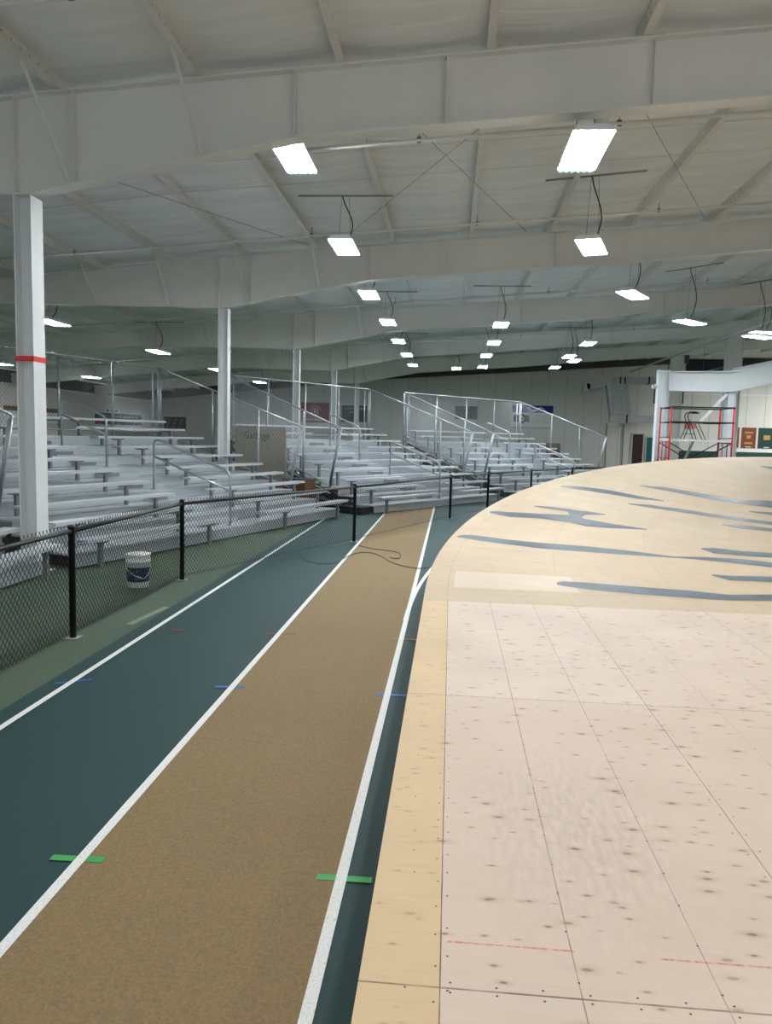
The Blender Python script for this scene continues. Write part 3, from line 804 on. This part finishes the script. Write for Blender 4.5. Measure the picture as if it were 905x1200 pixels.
streak([(9.744, 3.32, 9.652, 3.304), (9.725, 3.52, 9.367, 3.448), (9.88, 4.023, 9.437, 3.922), (9.934, 4.457, 9.516, 4.352)], 'filler streak above the nearest one')
streak([(25.958, 1.038, 25.842, 1.118), (26.283, 1.189, 25.919, 1.438), (27.3, 1.667, 26.922, 1.927)], 'filler streak at the far top right')

# ------------------------------------------------------------------ tape marks and small floor things
def tape(label, x0, x1, y0, y1, m, w=.045, cat='tape'):
    mb = MB(); d = Vector((x1-x0,y1-y0,0)); L = d.length; d.normalize(); r = Vector((d.y,-d.x,0))*w/2
    a = Vector((-L/2,0,0)); ang = math.atan2(d.y,d.x)
    mb.box(-L/2, L/2, -w/2, w/2, 0, .0012)
    o = mb.build('tape_mark', m); o.location = ((x0+x1)/2,(y0+y1)/2,.0075); o.rotation_euler.z = ang
    return tag(o, label, cat, 'tape marks on the lane lines')
tape('green tape mark crossing the left line of the tan runway', -1.79, -1.54, 3.27, 3.28, M_teal_tape)
tape('green tape mark crossing the right line of the runway beside the deck', -.54, -.29, 3.27, 3.27, M_teal_tape)
tape('blue tape mark crossing the left line of the tan runway', -1.78, -1.55, 5.74, 5.77, M_blue_tape)
tape('blue tape mark crossing the right line of the tan runway', -.51, -.28, 5.76, 5.77, M_blue_tape)
tape('faint blue tape mark on the outer line of the green lane', -3.02, -2.79, 5.62, 5.76, M_blue_tape, .03)
tape('faint red tape mark on the left line of the runway', -1.77, -1.48, 7.40, 7.42, M_redmark, .03)
tape('faint brown tape mark on the right line of the runway', -.52, -.26, 7.43, 7.41, M_orange_mark, .03)
tape('faint red tape mark on the outer line of the green lane, near the grey strip', -2.75, -2.62, 7.35, 7.38, M_redmark, .03)
mb = MB(); mb.box(-.04, .04, -.42, .42, 0, .0015)
o = mb.build('grey_floor_strip', M_greytape); o.location = (-3.19, 7.92, .004); o.rotation_euler.z = -.09
tag(o, 'short grey strip lying on the olive floor beside the fence post', 'floor strip')

def smooth_path(pts, n=6):
    P = [Vector(p) for p in pts]; out = []
    for i in range(len(P)-1):
        p0 = P[max(i-1,0)]; p1 = P[i]; p2 = P[i+1]; p3 = P[min(i+2,len(P)-1)]
        for k in range(n):
            t = k/n
            out.append(.5*((2*p1)+(p2-p0)*t+(2*p0-5*p1+4*p2-p3)*t*t+(3*p1-p0-3*p2+p3)*t**3))
    out.append(P[-1]); return out
zc_ = .018
pts = [(-.27,11.65),(-.42,11.47),(-.63,11.6),(-.86,11.91),(-1.07,12.46),(-1.24,12.78),(-1.42,12.84),(-1.54,12.67),(-1.64,12.29),(-1.70,11.79),(-1.8,11.58),(-1.98,11.57),(-2.25,11.9),(-2.42,12.6),(-2.4,13.1)]
mb = MB(); mb.tube(smooth_path([(x,y,zc_) for x,y in pts]), .0065, 6)
tag(mb.build('power_cable', M_cord, None, True), 'thin dark cable snaking from the deck across the tan runway', 'cable')
pts = [(-1.59,13.65),(-1.39,13.38),(-1.17,13.23),(-.95,13.09),(-.82,12.93),(-.77,12.62),(-.79,12.35),(-.88,12.36),(-.94,12.45)]
mb = MB(); mb.tube(smooth_path([(x,y,zc_) for x,y in pts]), .0065, 6)
tag(mb.build('power_cable', M_cord, None, True), 'short hooked dark cable on the runway near the fence', 'cable')

# bucket behind the fence
bu = thing('bucket', 'white bucket with dark blue printed label and wire handle, behind the fence', 'bucket', (-3.92,9.4,0.003))
mb = MB(); mb.lathe([(.128,0),(.132,.01),(.147,.32),(.158,.325),(.158,.335),(.150,.34),(.153,.40),(.160,.405),(.160,.425),(.14,.43)], (0,0,0), 28); mb.build('pail', M_white, bu, True)
mb = MB()
n = 28
for k in range(n-6):
    a0 = 2*PI*k/n + 2.2; a1_ = 2*PI*(k+1)/n + 2.2
    r0, r1 = .1365, .1455
    mb.face([(r0*math.cos(a0),r0*math.sin(a0),.075),(r0*math.cos(a1_),r0*math.sin(a1_),.075),(r1*math.cos(a1_),r1*math.sin(a1_),.26),(r1*math.cos(a0),r1*math.sin(a0),.26)])
mb.build('printed_label', M_blue, bu, True)
mb = MB(); mb.tube(smooth_path([(-.158,-.01,.31),(-.08,-.152,.24),(.04,-.165,.16),(.13,-.12,.13),(.165,-.03,.22),(.158,.0,.31)]), .004, 6); mb.tube([(.04,-.165,.16),(.1,-.145,.14)], .009, 8)
mb.build('wire_handle', M_white, bu, True)
text_mesh('5 GAL', .05, 'printed_lettering', M_paint_white, bu, Matrix.Translation((.03,-.147,.105)) @ Matrix.Rotation(PI/2,4,'X')) if False else None
mb = MB()
for z0, x0, x1 in ((.22,-.07,-.02),(.19,-.06,.02),(.16,-.08,-.01),(.11,.02,.07),(.21,.03,.06)):
    for k in range(4):
        xa = x0+(x1-x0)*k/4; xb = xa+(x1-x0)/4*.7; r = .1475
        mb.face([(xa,-math.sqrt(r*r-xa*xa),z0),(xb,-math.sqrt(r*r-xb*xb),z0),(xb,-math.sqrt(r*r-xb*xb),z0+.018),(xa,-math.sqrt(r*r-xa*xa),z0+.018)])
mb.build('label_print', M_grey, bu)

# fire extinguisher on the bleacher, mostly hidden by the column
fx = thing('fire_extinguisher', 'red fire extinguisher with black hose on the bleacher, half hidden by the red-taped column', 'fire extinguisher', (-7.2,12.66,1.012))
mb = MB(); mb.lathe([(.075,0),(.08,.01),(.08,.38),(.07,.43),(.03,.48),(.025,.50)], (0,0,0), 18); mb.build('cylinder', M_red, fx, True)
mb = MB(); mb.box(-.02,.02,-.02,.02,.5,.55); mb.bar((-.09,0,.56),(.05,0,.54),.02,.015); mb.bar((-.09,0,.60),(.05,0,.56),.02,.015); mb.build('valve_handle', M_black, fx)
mb = MB(); mb.tube(smooth_path([(-.02,0,.53),(-.10,-.01,.50),(-.12,-.02,.30),(-.11,-.03,.10)]), .012, 8); mb.build('hose', M_black, fx, True)

# ------------------------------------------------------------------ things on the walls
YW = ENDY - .012
def wall_panel(name, label, cat, x0, x1, z0, z1, m, th=.02, group=None, y=None, off=.01):
    t = thing(name, label, cat, ((x0+x1)/2, (y or YW), (z0+z1)/2), 0, group)
    w, h = x1-x0, z1-z0
    mb = MB(); mb.box(-w/2, w/2, -th, 0, -h/2, h/2); mb.build('panel', m, t)
    return t, w, h
RXM = lambda x, y, z: Matrix.Translation((x,y,z)) @ Matrix.Rotation(PI/2, 4, 'X')
def ring(mb, cx, cz, r0, r1, y, n=24, a0=0, a1=2*PI):
    for k in range(n):
        p = a0+(a1-a0)*k/n; q = a0+(a1-a0)*(k+1)/n
        mb.face([(cx+r0*math.cos(p),y,cz+r0*math.sin(p)),(cx+r0*math.cos(q),y,cz+r0*math.sin(q)),(cx+r1*math.cos(q),y,cz+r1*math.sin(q)),(cx+r1*math.cos(p),y,cz+r1*math.sin(p))])
t, w, h = wall_panel('wall_banner', 'maroon banner with a round white emblem, on the end wall', 'banner', -10.8, -8.75, 2.78, 4.2, M_maroon)
mb = MB(); ring(mb, 0, .05, .2, .25, -.023, 20); ring(mb, 0, .05, 0, .09, -.023, 14); 
for k in range(9):
    a = PI*(.1+.8*k/8); mb.face([(.42*math.cos(a)-.02,-.023,.05+.42*math.sin(a)-.03),(.42*math.cos(a)+.02,-.023,.05+.42*math.sin(a)-.03),(.42*math.cos(a)+.02,-.023,.05+.42*math.sin(a)+.03),(.42*math.cos(a)-.02,-.023,.05+.42*math.sin(a)+.03)])
for k in range(8): mb.face([(-.6+k*.15,-.023,-.55),(-.52+k*.15,-.023,-.55),(-.52+k*.15,-.023,-.45),(-.6+k*.15,-.023,-.45)])
mb.build('white_emblem', M_paint_white, t)
t, w, h = wall_panel('wall_banner', 'dark green banner with two lines of white lettering, on the end wall', 'banner', -7.85, -6.05, 2.88, 4.05, M_darkgreen)
text_mesh('CONCORDIA', .22, 'lettering', M_paint_white, t, RXM(0,-.023,.36)); text_mesh('ALBION', .2, 'lettering', M_paint_white, t, RXM(0,-.023,.12))
mb = MB(); ring(mb, .15, -.28, .1, .2, -.023, 16, 0, PI); mb.build('white_emblem', M_paint_white, t)
t, w, h = wall_panel('wall_board', 'plain dark scoreboard panel on the end wall above the far bleacher', 'board', .23, 1.78, 3.28, 4.16, M_board)
mb = MB(); 
for a in ((-.79,-.76,-.46,.46),(.76,.79,-.46,.46),(-.79,.79,-.46,-.43),(-.79,.79,.43,.46)): mb.box(a[0],a[1],-.04,0,a[2],a[3])
mb.build('frame', M_grey, t)
t, w, h = wall_panel('record_board', 'white board with a royal blue top band and dark badge, on the end wall', 'board', 4.1, 7.05, 2.75, 4.36, M_white)
mb = MB(); mb.box(-w/2+.06, w/2-.02, -.024, -.0205, .27, h/2-.03); mb.build('blue_band', M_royal, t)
mb = MB(); 
for i in range(8):
    a = -.35+i*.16; b3_ = a+.16; za = .5+.12*math.cos(i*1.1); zb = .5+.12*math.cos((i+1)*1.1)
    mb.face([(a,-.026,za-.05),(b3_,-.026,zb-.05),(b3_,-.026,zb+.05),(a,-.026,za+.05)])
mb.build('white_wave', M_paint_white, t)
mb = MB(); ring(mb, -.72, -.15, 0, .36, -.024, 8, PI/8, PI/8+2*PI)
mb.box(-1.27,-.95,-.024,-.0205,-.38,.08); mb.box(-.5,-.18,-.024,-.0205,-.38,.08); mb.build('dark_badge', M_board, t)
mb = MB(); ring(mb, -.72, -.15, .12, .17, -.026, 16)
mb.build('badge_ring', M_paint_white, t)
mb = MB()
for k in range(5): mb.box(.2, 1.1-.1*(k % 2), -.024, -.0205, .08-k*.13, .1-k*.13)
mb.box(-w/2, w/2, -.05, -.0205, -h/2, -h/2+.05); mb.build('text_lines', M_grey, t)
t, w, h = wall_panel('storage_crate', 'small brown box by the end wall, right of the blue and white board', 'box', 6.65, 7.55, .02, 1.75, M_brown_wood, .6, y=ENDY-.06)
# right-hand banners
for (x0, x1, m, lab) in ((19.0,19.68,M_rust,'narrow rust-brown pennant beside the scaffold post'),(19.84,20.8,M_rust,'rust-brown pennant with gold print, middle of three'),(20.95,22.1,M_darkgreen,'dark green pennant with a gold square, at the right edge')):
    t, w, h = wall_panel('pennant', lab, 'banner', x0, x1, 1.74, 3.14, m, .02, 'pennants on the end wall')
    mb = MB()
    if m is M_darkgreen: mb.box(-.22,.22,-.024,-.0205,-.12,.2); mb.box(-.08,.08,-.027,-.0245,-.04,.1)
    else:
        for z0, z1, ww in ((.3,.42,.28),(-.05,.18,.14),(-.42,-.3,.28)): mb.box(-ww*w,ww*w,-.024,-.0205,z0,z1)
    mb.build('gold_print', M_gold, t)
    mb = MB(); mb.box(-.18,.18,-.024,-.0205,-h/2+.05,-h/2+.1); mb.build('white_print', M_paint_white, t)
t, w, h = wall_panel('exit_sign', 'red EXIT sign on the white end wall behind the scaffold', 'sign', 16.05, 16.75, 2.98, 3.3, mat('exit_red_face', srgb(226,120,130), .5), .06)
text_mesh('EXIT', .24, 'lettering', M_red, t, RXM(0,-.063,0))
# doors
def door(idx, x0, x1, z1, m):
    t = bpy.data.objects.new('door_%d' % idx, None); COL.objects.link(t); t.location = ((x0+x1)/2, YW, 0); struct(t)
    w = x1-x0
    mb = MB(); mb.box(-w/2+.05, w/2-.05, -.05, 0, .005, z1-.05); mb.build('door_leaf', m, t)
    mb = MB(); mb.box(-w/2-.03, -w/2+.045, -.07, 0, .005, z1); mb.box(w/2-.045, w/2+.03, -.07, 0, .005, z1); mb.box(-w/2-.03, w/2+.03, -.07, 0, z1-.045, z1+.03); mb.build('door_frame', M_wall_side, t)
    mb = MB(); mb.tube([(w/2-.16,-.05,1.02),(w/2-.16,-.11,1.02),(w/2-.28,-.11,1.02)], .012, 8); mb.build('door_handle', M_grey, t)
door(1, 12.5, 13.3, 2.55, M_brown_door); door(2, 13.45, 14.4, 2.35, M_teal_door)
# high dark windows
for i, (x0, x1, z0, z1) in enumerate(((15.85,18.7,6.2,7.72),(19.35,25,6.2,7.85))):
    t = bpy.data.objects.new('window_%d' % (i+1), None); COL.objects.link(t); t.location = ((x0+x1)/2, YW, (z0+z1)/2); struct(t)
    w, h = x1-x0, z1-z0
    mb = MB(); mb.box(-w/2+.05, w/2-.05, -.03, 0, -h/2+.05, h/2-.05); mb.build('pane', M_glass, t)
    mb = MB(); mb.box(-w/2,w/2,-.06,0,-h/2,-h/2+.048); mb.box(-w/2,w/2,-.06,0,h/2-.048,h/2); mb.box(-w/2,-w/2+.048,-.06,0,-h/2+.048,h/2-.048); mb.box(w/2-.048,w/2,-.06,0,-h/2+.048,h/2-.048)
    mb.build('window_frame', M_wall_dark, t)
# conduits down the end wall
for x, zt_, lab in ((10.75,3.2,'thin vertical conduit under the duct, left of the doors'),(11.9,3.2,'second thin vertical conduit, beside the brown door')):
    mb = MB(); mb.tube([(0,0,.05),(0,0,zt_)], .035, 8); o = mb.build('wall_conduit', M_grey); o.location = (x, ENDY-.06, 0); tag(o, lab, 'conduit')
# duct
du = thing('air_duct', 'silver sheet-metal air duct zigzagging on the end wall, left of the portal', 'duct', (11.5,53,0))
def dbox(mb, a, b2, w, h, mi=0): mb.bar(Vector(a)-Vector((11.5,0,0)), Vector(b2)-Vector((11.5,0,0)), w, h, (0,0,1), mi)
mb = MB(); dbox(mb,(10.6,0,6.0),(14.3,0,6.05),.5,.42); mb.build('upper_run', M_duct, du)
mb = MB(); dbox(mb,(8.9,0,5.55),(10.65,0,6.0),.5,.4); mb.box(-2.85,-2.4,-.25,.25,5.2,5.75); mb.build('sloped_elbow', M_duct, du)
mb = MB(); mb.hexa([(-1.0,-.3,3.75),(.35,-.3,3.75),(.35,.3,3.75),(-1.0,.3,3.75),(-1.35,-.3,5.8),(.0,-.3,5.8),(.0,.3,5.8),(-1.35,.3,5.8)]); mb.build('drop', M_duct, du)
mb = MB(); mb.bar((-.72,-.31,3.75),(-1.0,-.31,5.8),.06,.03); mb.bar((-.1,-.31,3.75),(-.4,-.31,5.8),.06,.03); mb.build('drop_strap', M_white, du)
mb = MB(); dbox(mb,(10.5,0,3.5),(14.2,0,3.5),.5,.46); mb.build('lower_run', M_duct, du)
mb = MB()
for x, z in ((11.05,6.0),(11.35,6.0),(12.9,6.03)): mb.box(x-11.5-.05,x-11.5+.05,-.27,.27,z-.24,z+.24)
for x in (11.6,13.4): mb.box(x-11.5-.05,x-11.5+.05,-.27,.27,3.25,3.75)
mb.build('joint_band', M_board, du)
for x, z in ((9.4,5.7),(12.2,6.03),(11.2,3.5),(13.0,3.5)):
    mb = MB(); mb.box(x-11.5-.04,x-11.5+.04,.2,ENDY-53-.001,z-.04,z+.04); mb.build('wall_bracket', M_grey, du)
hv = thing('unit_heater', 'dark unit heater hanging on a rod behind the white portal post', 'heater', (13.9,52,4.5))
mb = MB(); mb.box(-.75,.95,-.4,.4,0,1.0); mb.build('case', M_board, hv)
mb = MB(); mb.tube([(0,0,1.0),(0,0,3.08)], .03, 6); mb.tube([(-.1,-.1,-.6),(-.1,-.1,0)], .03, 6); mb.build('rod', M_black, hv)
mb = MB()
for k in range(6): mb.box(-.65,.85,-.42,-.401,.1+k*.14,.16+k*.14)
mb.build('louvre', M_grey, hv)
# left wall
def lw_panel(name, label, cat, y0, y1, z0, z1, m, group=None):
    t = thing(name, label, cat, (LX+.002,(y0+y1)/2,(z0+z1)/2), 0, group)
    mb = MB(); w, h = y1-y0, z1-z0; mb.box(0,.03,-w/2,w/2,-h/2,h/2); mb.build('panel', m, t); return t
lw_panel('wall_board', 'brown wooden board on the left wall, right of the red-taped column', 'board', 36.5, 42.2, 2.78, 3.0, M_brown_wood)
t = lw_panel('notice_board', 'white sign with two rows of dark marks, below the brown board', 'sign', 40.0, 41.9, 2.22, 2.74, M_white)
mb = MB()
for k in range(7): mb.box(.031,.034,-.75+k*.22,-.65+k*.22,.05,.15); mb.box(.031,.034,-.75+k*.22,-.62+k*.22,-.15,-.07)
mb.build('printed_lettering', M_ink, t)
t = lw_panel('long_banner', 'long black banner with a red corner, low on the left wall', 'banner', 46.3, 53.5, 2.25, 2.98, M_ink)
mb = MB(); mb.box(.031,.034,-3.5,-2.7,-.36,-.1); mb.build('red_corner', M_red, t)
for k in range(12):
    mb = MB(); mb.box(.031,.034,-3+k*.5,-2.7+k*.5,.12,.24); mb.build('printed_mark', M_grey, t)
t = lw_panel('small_sign', 'small white sign with dark marks above the long black banner', 'sign', 47.7, 49.8, 3.0, 3.26, M_white)
mb = MB(); mb.box(.031,.034,-.85,-.55,-.09,.09); 
for k in range(5): mb.box(.031,.034,-.3+k*.22,-.16+k*.22,-.07,.07)
mb.build('printed_lettering', M_darkgreen, t)
t, w, h = wall_panel('display_case', 'dark display board with greenish spots, low on the end wall at left', 'board', -20.9, -19.25, 2.05, 2.95, M_ink)
mb = MB()
for k in range(9): ring(mb, -.6+.45*(k%3)+.1*(k//3), -.28+.26*(k//3), 0, .08, -.023, 7)
mb.build('spot', M_grey, t)
t, w, h = wall_panel('white_shelf', 'long thin white shelf above the dark display board', 'shelf', -21.8, -19.6, 3.0, 3.14, M_white, .1)
# garbage board between the first and second bleacher
gb_ = thing('cardboard_panel', 'beige panel lettered Garbage, standing between the first and middle bleachers', 'panel', (-5.28,21.08,0.003), math.radians(-32))
mb = MB(); mb.box(-1.0,1.0,-.02,.02,0,2.15); mb.build('board', M_beige, gb_)
text_mesh('Garbage', .30, 'lettering', M_ink, gb_, RXM(-.1,-.023,1.9))
# crates and a flat black block under the guard
cr_ = thing('storage_crate', 'dark brown crate under the gap between first and middle bleachers', 'box', (-4.0,20.2,0.003), math.radians(-32))
mb = MB(); mb.box(-.4,.4,-.2,.2,0,.75); mb.build('body', M_brown_wood, cr_)
mb = MB(); mb.box(-.42,.42,-.22,.22,.75,.8); mb.build('lid', M_dark_frame, cr_)
mt = thing('flat_black_block', 'long flat black block on the floor between first and middle bleachers', 'mat', (-2.81,19.54,0.008), math.radians(-32))
mb = MB(); mb.box(-.85,.85,-.17,.17,0,.09); mb.box(-.83,.84,-.16,.17,.095,.18); mb.build('layers', M_black, mt)  # two flat black boxes stacked on the floor

# ------------------------------------------------------------------ portal frame, scaffold, step stool
pf = thing('portal_frame', 'bright white steel portal frame around the scaffold, far right', 'steel frame', (8.75,33.5,0))
mb = MB(); mb.box(-.22,-.205,-.2,.2,.02,5.0); mb.box(.205,.22,-.2,.2,.02,5.0); mb.box(-.205,.205,-.008,.008,.02,5.0); mb.build('post', M_portal, pf)
mb = MB(); mb.prism([(.22,4.16),(2.6,4.14),(2.9,4.2),(2.9,5.0),(.22,4.93)], -.01, .01); mb.prism([(-.22,4.9),(2.9,4.97),(2.9,5.0),(-.22,4.93)], -.2, .2); mb.prism([(.22,4.14),(2.6,4.12),(2.6,4.15),(.22,4.17)], -.2, .2); mb.build('lintel', M_portal, pf)
mb = MB(); mb.prism([(2.4,4.15),(2.9,4.2),(7.6,5.35),(7.6,6.2),(2.9,5.1),(2.4,4.9)], -.03, -.012); mb.prism([(2.4,4.12),(2.9,4.17),(7.6,5.32),(7.6,5.35),(2.9,4.2),(2.4,4.15)], -.2, .2); mb.prism([(2.9,5.1),(7.6,6.2),(7.6,6.23),(2.9,5.13)], -.2, .2); mb.build('sloping_rafter', M_portal, pf)
mb = MB(); mb.box(2.62,2.635,-.2,.2,.02,4.12); mb.box(2.95,2.965,-.2,.2,.02,4.15); mb.box(2.635,2.95,-.008,.008,.02,4.12); mb.build('post', M_portal, pf)
mb = MB(); mb.bar((2.6,-.05,4.05),(1.6,-.05,2.9),.12,.12); mb.build('knee_brace', M_portal, pf)
mb = MB(); mb.lathe([(.0,0),(.1,.02),(.12,.1),(.1,.18),(0,.2)], (-.36,-.1,4.2), 12); mb.bar((-.36,-.1,4.3),(-.2,-.1,4.35),.04,.04); mb.build('lamp', M_white, pf, True)

sf = thing('scaffold', 'red and black rolling scaffold with a pale platform, in front of the portal', 'scaffold', (9.35,30.2,0))
X0, X1 = -1.08, 1.22
for x, nm in ((X0,1),(X1,2)):
    for y in (0, 1.5):
        mb = MB(); mb.tube([(x,y,.02),(x,y,3.38)], .035, 8); mb.build('post', M_red, sf, True)
    mb = MB()
    for z in (.4,.9,1.4,2.02): mb.tube([(x,0,z),(x,1.5,z)], .024, 6)
    for yy in (.5, 1.0): mb.tube([(x,yy,1.0),(x,yy,2.02)], .02, 6)
    mb.build('end_rung', M_red, sf, True)
    for z in (3.34, 2.78, 2.2):
        mb = MB(); mb.tube([(x,0,z),(x,1.5,z)], .022, 6); mb.build('end_rail', M_black, sf, True)
for y in (0, 1.5):
    for z in (3.34, 2.78):
        mb = MB(); mb.tube([(X0-.03,y-.04,z),(X1+.03,y-.04,z)], .027, 8); mb.build('guard_rail', M_black, sf, True)
    mb = MB(); mb.tube([(X0,y+.045,2.0),(X1,y+.045,.7)], .022, 6); mb.tube([(X1,y+.09,2.0),(X0,y+.09,.7)], .022, 6); mb.build('cross_brace', M_black, sf, True)
mb = MB(); mb.box(X0,X1+.03,.06,1.44,2.05,2.13); mb.build('platform', M_white, sf)
mb = MB(); mb.bar((X0+.35,-.12,.8),(X0+.85,-.06,2.06),.14,.05); mb.build('access_ladder', M_grey, sf)
for x in (X0,X1):
    for y in (0,1.5):
        mb = MB(); mb.lathe([(.03,0),(.06,.0),(.06,.02),(.03,.02)], (x,y,.003), 8); mb.build('foot', M_black, sf)
stl = thing('step_stool', 'small folding step stool with a curved handle standing on the scaffold platform', 'step stool', (9.2,30.9,2.132))
mb = MB(); 
for y in (-.2,.2):
    for a, b2 in (((-.28,y,0),(-.06,y,.62)),((.2,y,0),(-.03,y,.62)),((.25,y,.6),(.55,y,0))):
        mb = MB(); mb.tube([a, b2], .017, 6); mb.build('leg', M_black, stl, True)
mb = MB()
for z, x0, x1 in ((.2,-.22,.1),(.4,-.15,.02)): mb.box(x0,x1,-.2,.2,z,z+.025)
mb.box(.0,.42,-.22,.22,.6,.635); mb.build('tread', M_grey, stl)
mb = MB(); mb.tube(smooth_path([(-.06,-.2,.62),(-.16,-.2,.85),(-.12,-.2,1.0),(.05,-.2,1.04),(.2,-.2,1.0)]), .02, 6); mb.tube(smooth_path([(-.06,.2,.62),(-.16,.2,.85),(-.12,.2,1.0),(.05,.2,1.04),(.2,.2,1.0)]), .02, 6); mb.bar((.0,-.2,1.04),(.25,.2,1.03),.25,.06); mb.build('handle', M_black, stl, True)

# ------------------------------------------------------------------ light, world, camera
def area(name, loc, sx, sy, e, col=(1,.98,.95)):
    l = bpy.data.lights.new(name, 'AREA'); l.shape = 'RECTANGLE'; l.size = sx; l.size_y = sy; l.energy = e; l.color = col
    o = bpy.data.objects.new(name, l); COL.objects.link(o); o.location = loc
    return o
for i, (x, y) in enumerate(((-2.2,5.2),(-2.2,.3),(-2.2,-4.6),(-8,4),(1.5,4.6),(1.5,-.3),(1.5,-5.2),(6,8.5),(6,3),(6,-2),(11,14),(11,8),(11,2),(16,22),(16,14),(16,6),(18,34),(11,12),(-10.6,10),(-18,20))):
    area('unseen_fill_lamp', (x,y,5.5 if x > -6 else 4.7), .46, 1.28, 60)  # unseen lamps added to light the hall, some continuing the hanging rows
for x, y, e in ((23,49,800),(23,43,450),(20,36,350)): area('unseen_fill_lamp', (x,y,6.6), .6, 1.3, e)  # stronger unseen lamps added to brighten the right of the end wall
w = bpy.data.worlds.new('World'); scene.world = w; w.use_nodes = True
bg = w.node_tree.nodes['Background']; bg.inputs[0].default_value = (.86,.94,1,1); bg.inputs[1].default_value = 1.15

cam = bpy.data.cameras.new('camera'); cam.sensor_fit = 'HORIZONTAL'; cam.sensor_width = 36; cam.lens = f_/905*36; cam.clip_start = .05; cam.clip_end = 200
co = bpy.data.objects.new('camera', cam); COL.objects.link(co)
co.matrix_world = Matrix.Translation(CAM) @ RM.to_4x4()
scene.camera = co
scene.view_settings.view_transform = 'Standard'
scene.view_settings.look = 'None'
scene.view_settings.exposure = 0.0
scene.cycles.use_denoising = True
scene.cycles.max_bounces = 8; scene.cycles.diffuse_bounces = 5
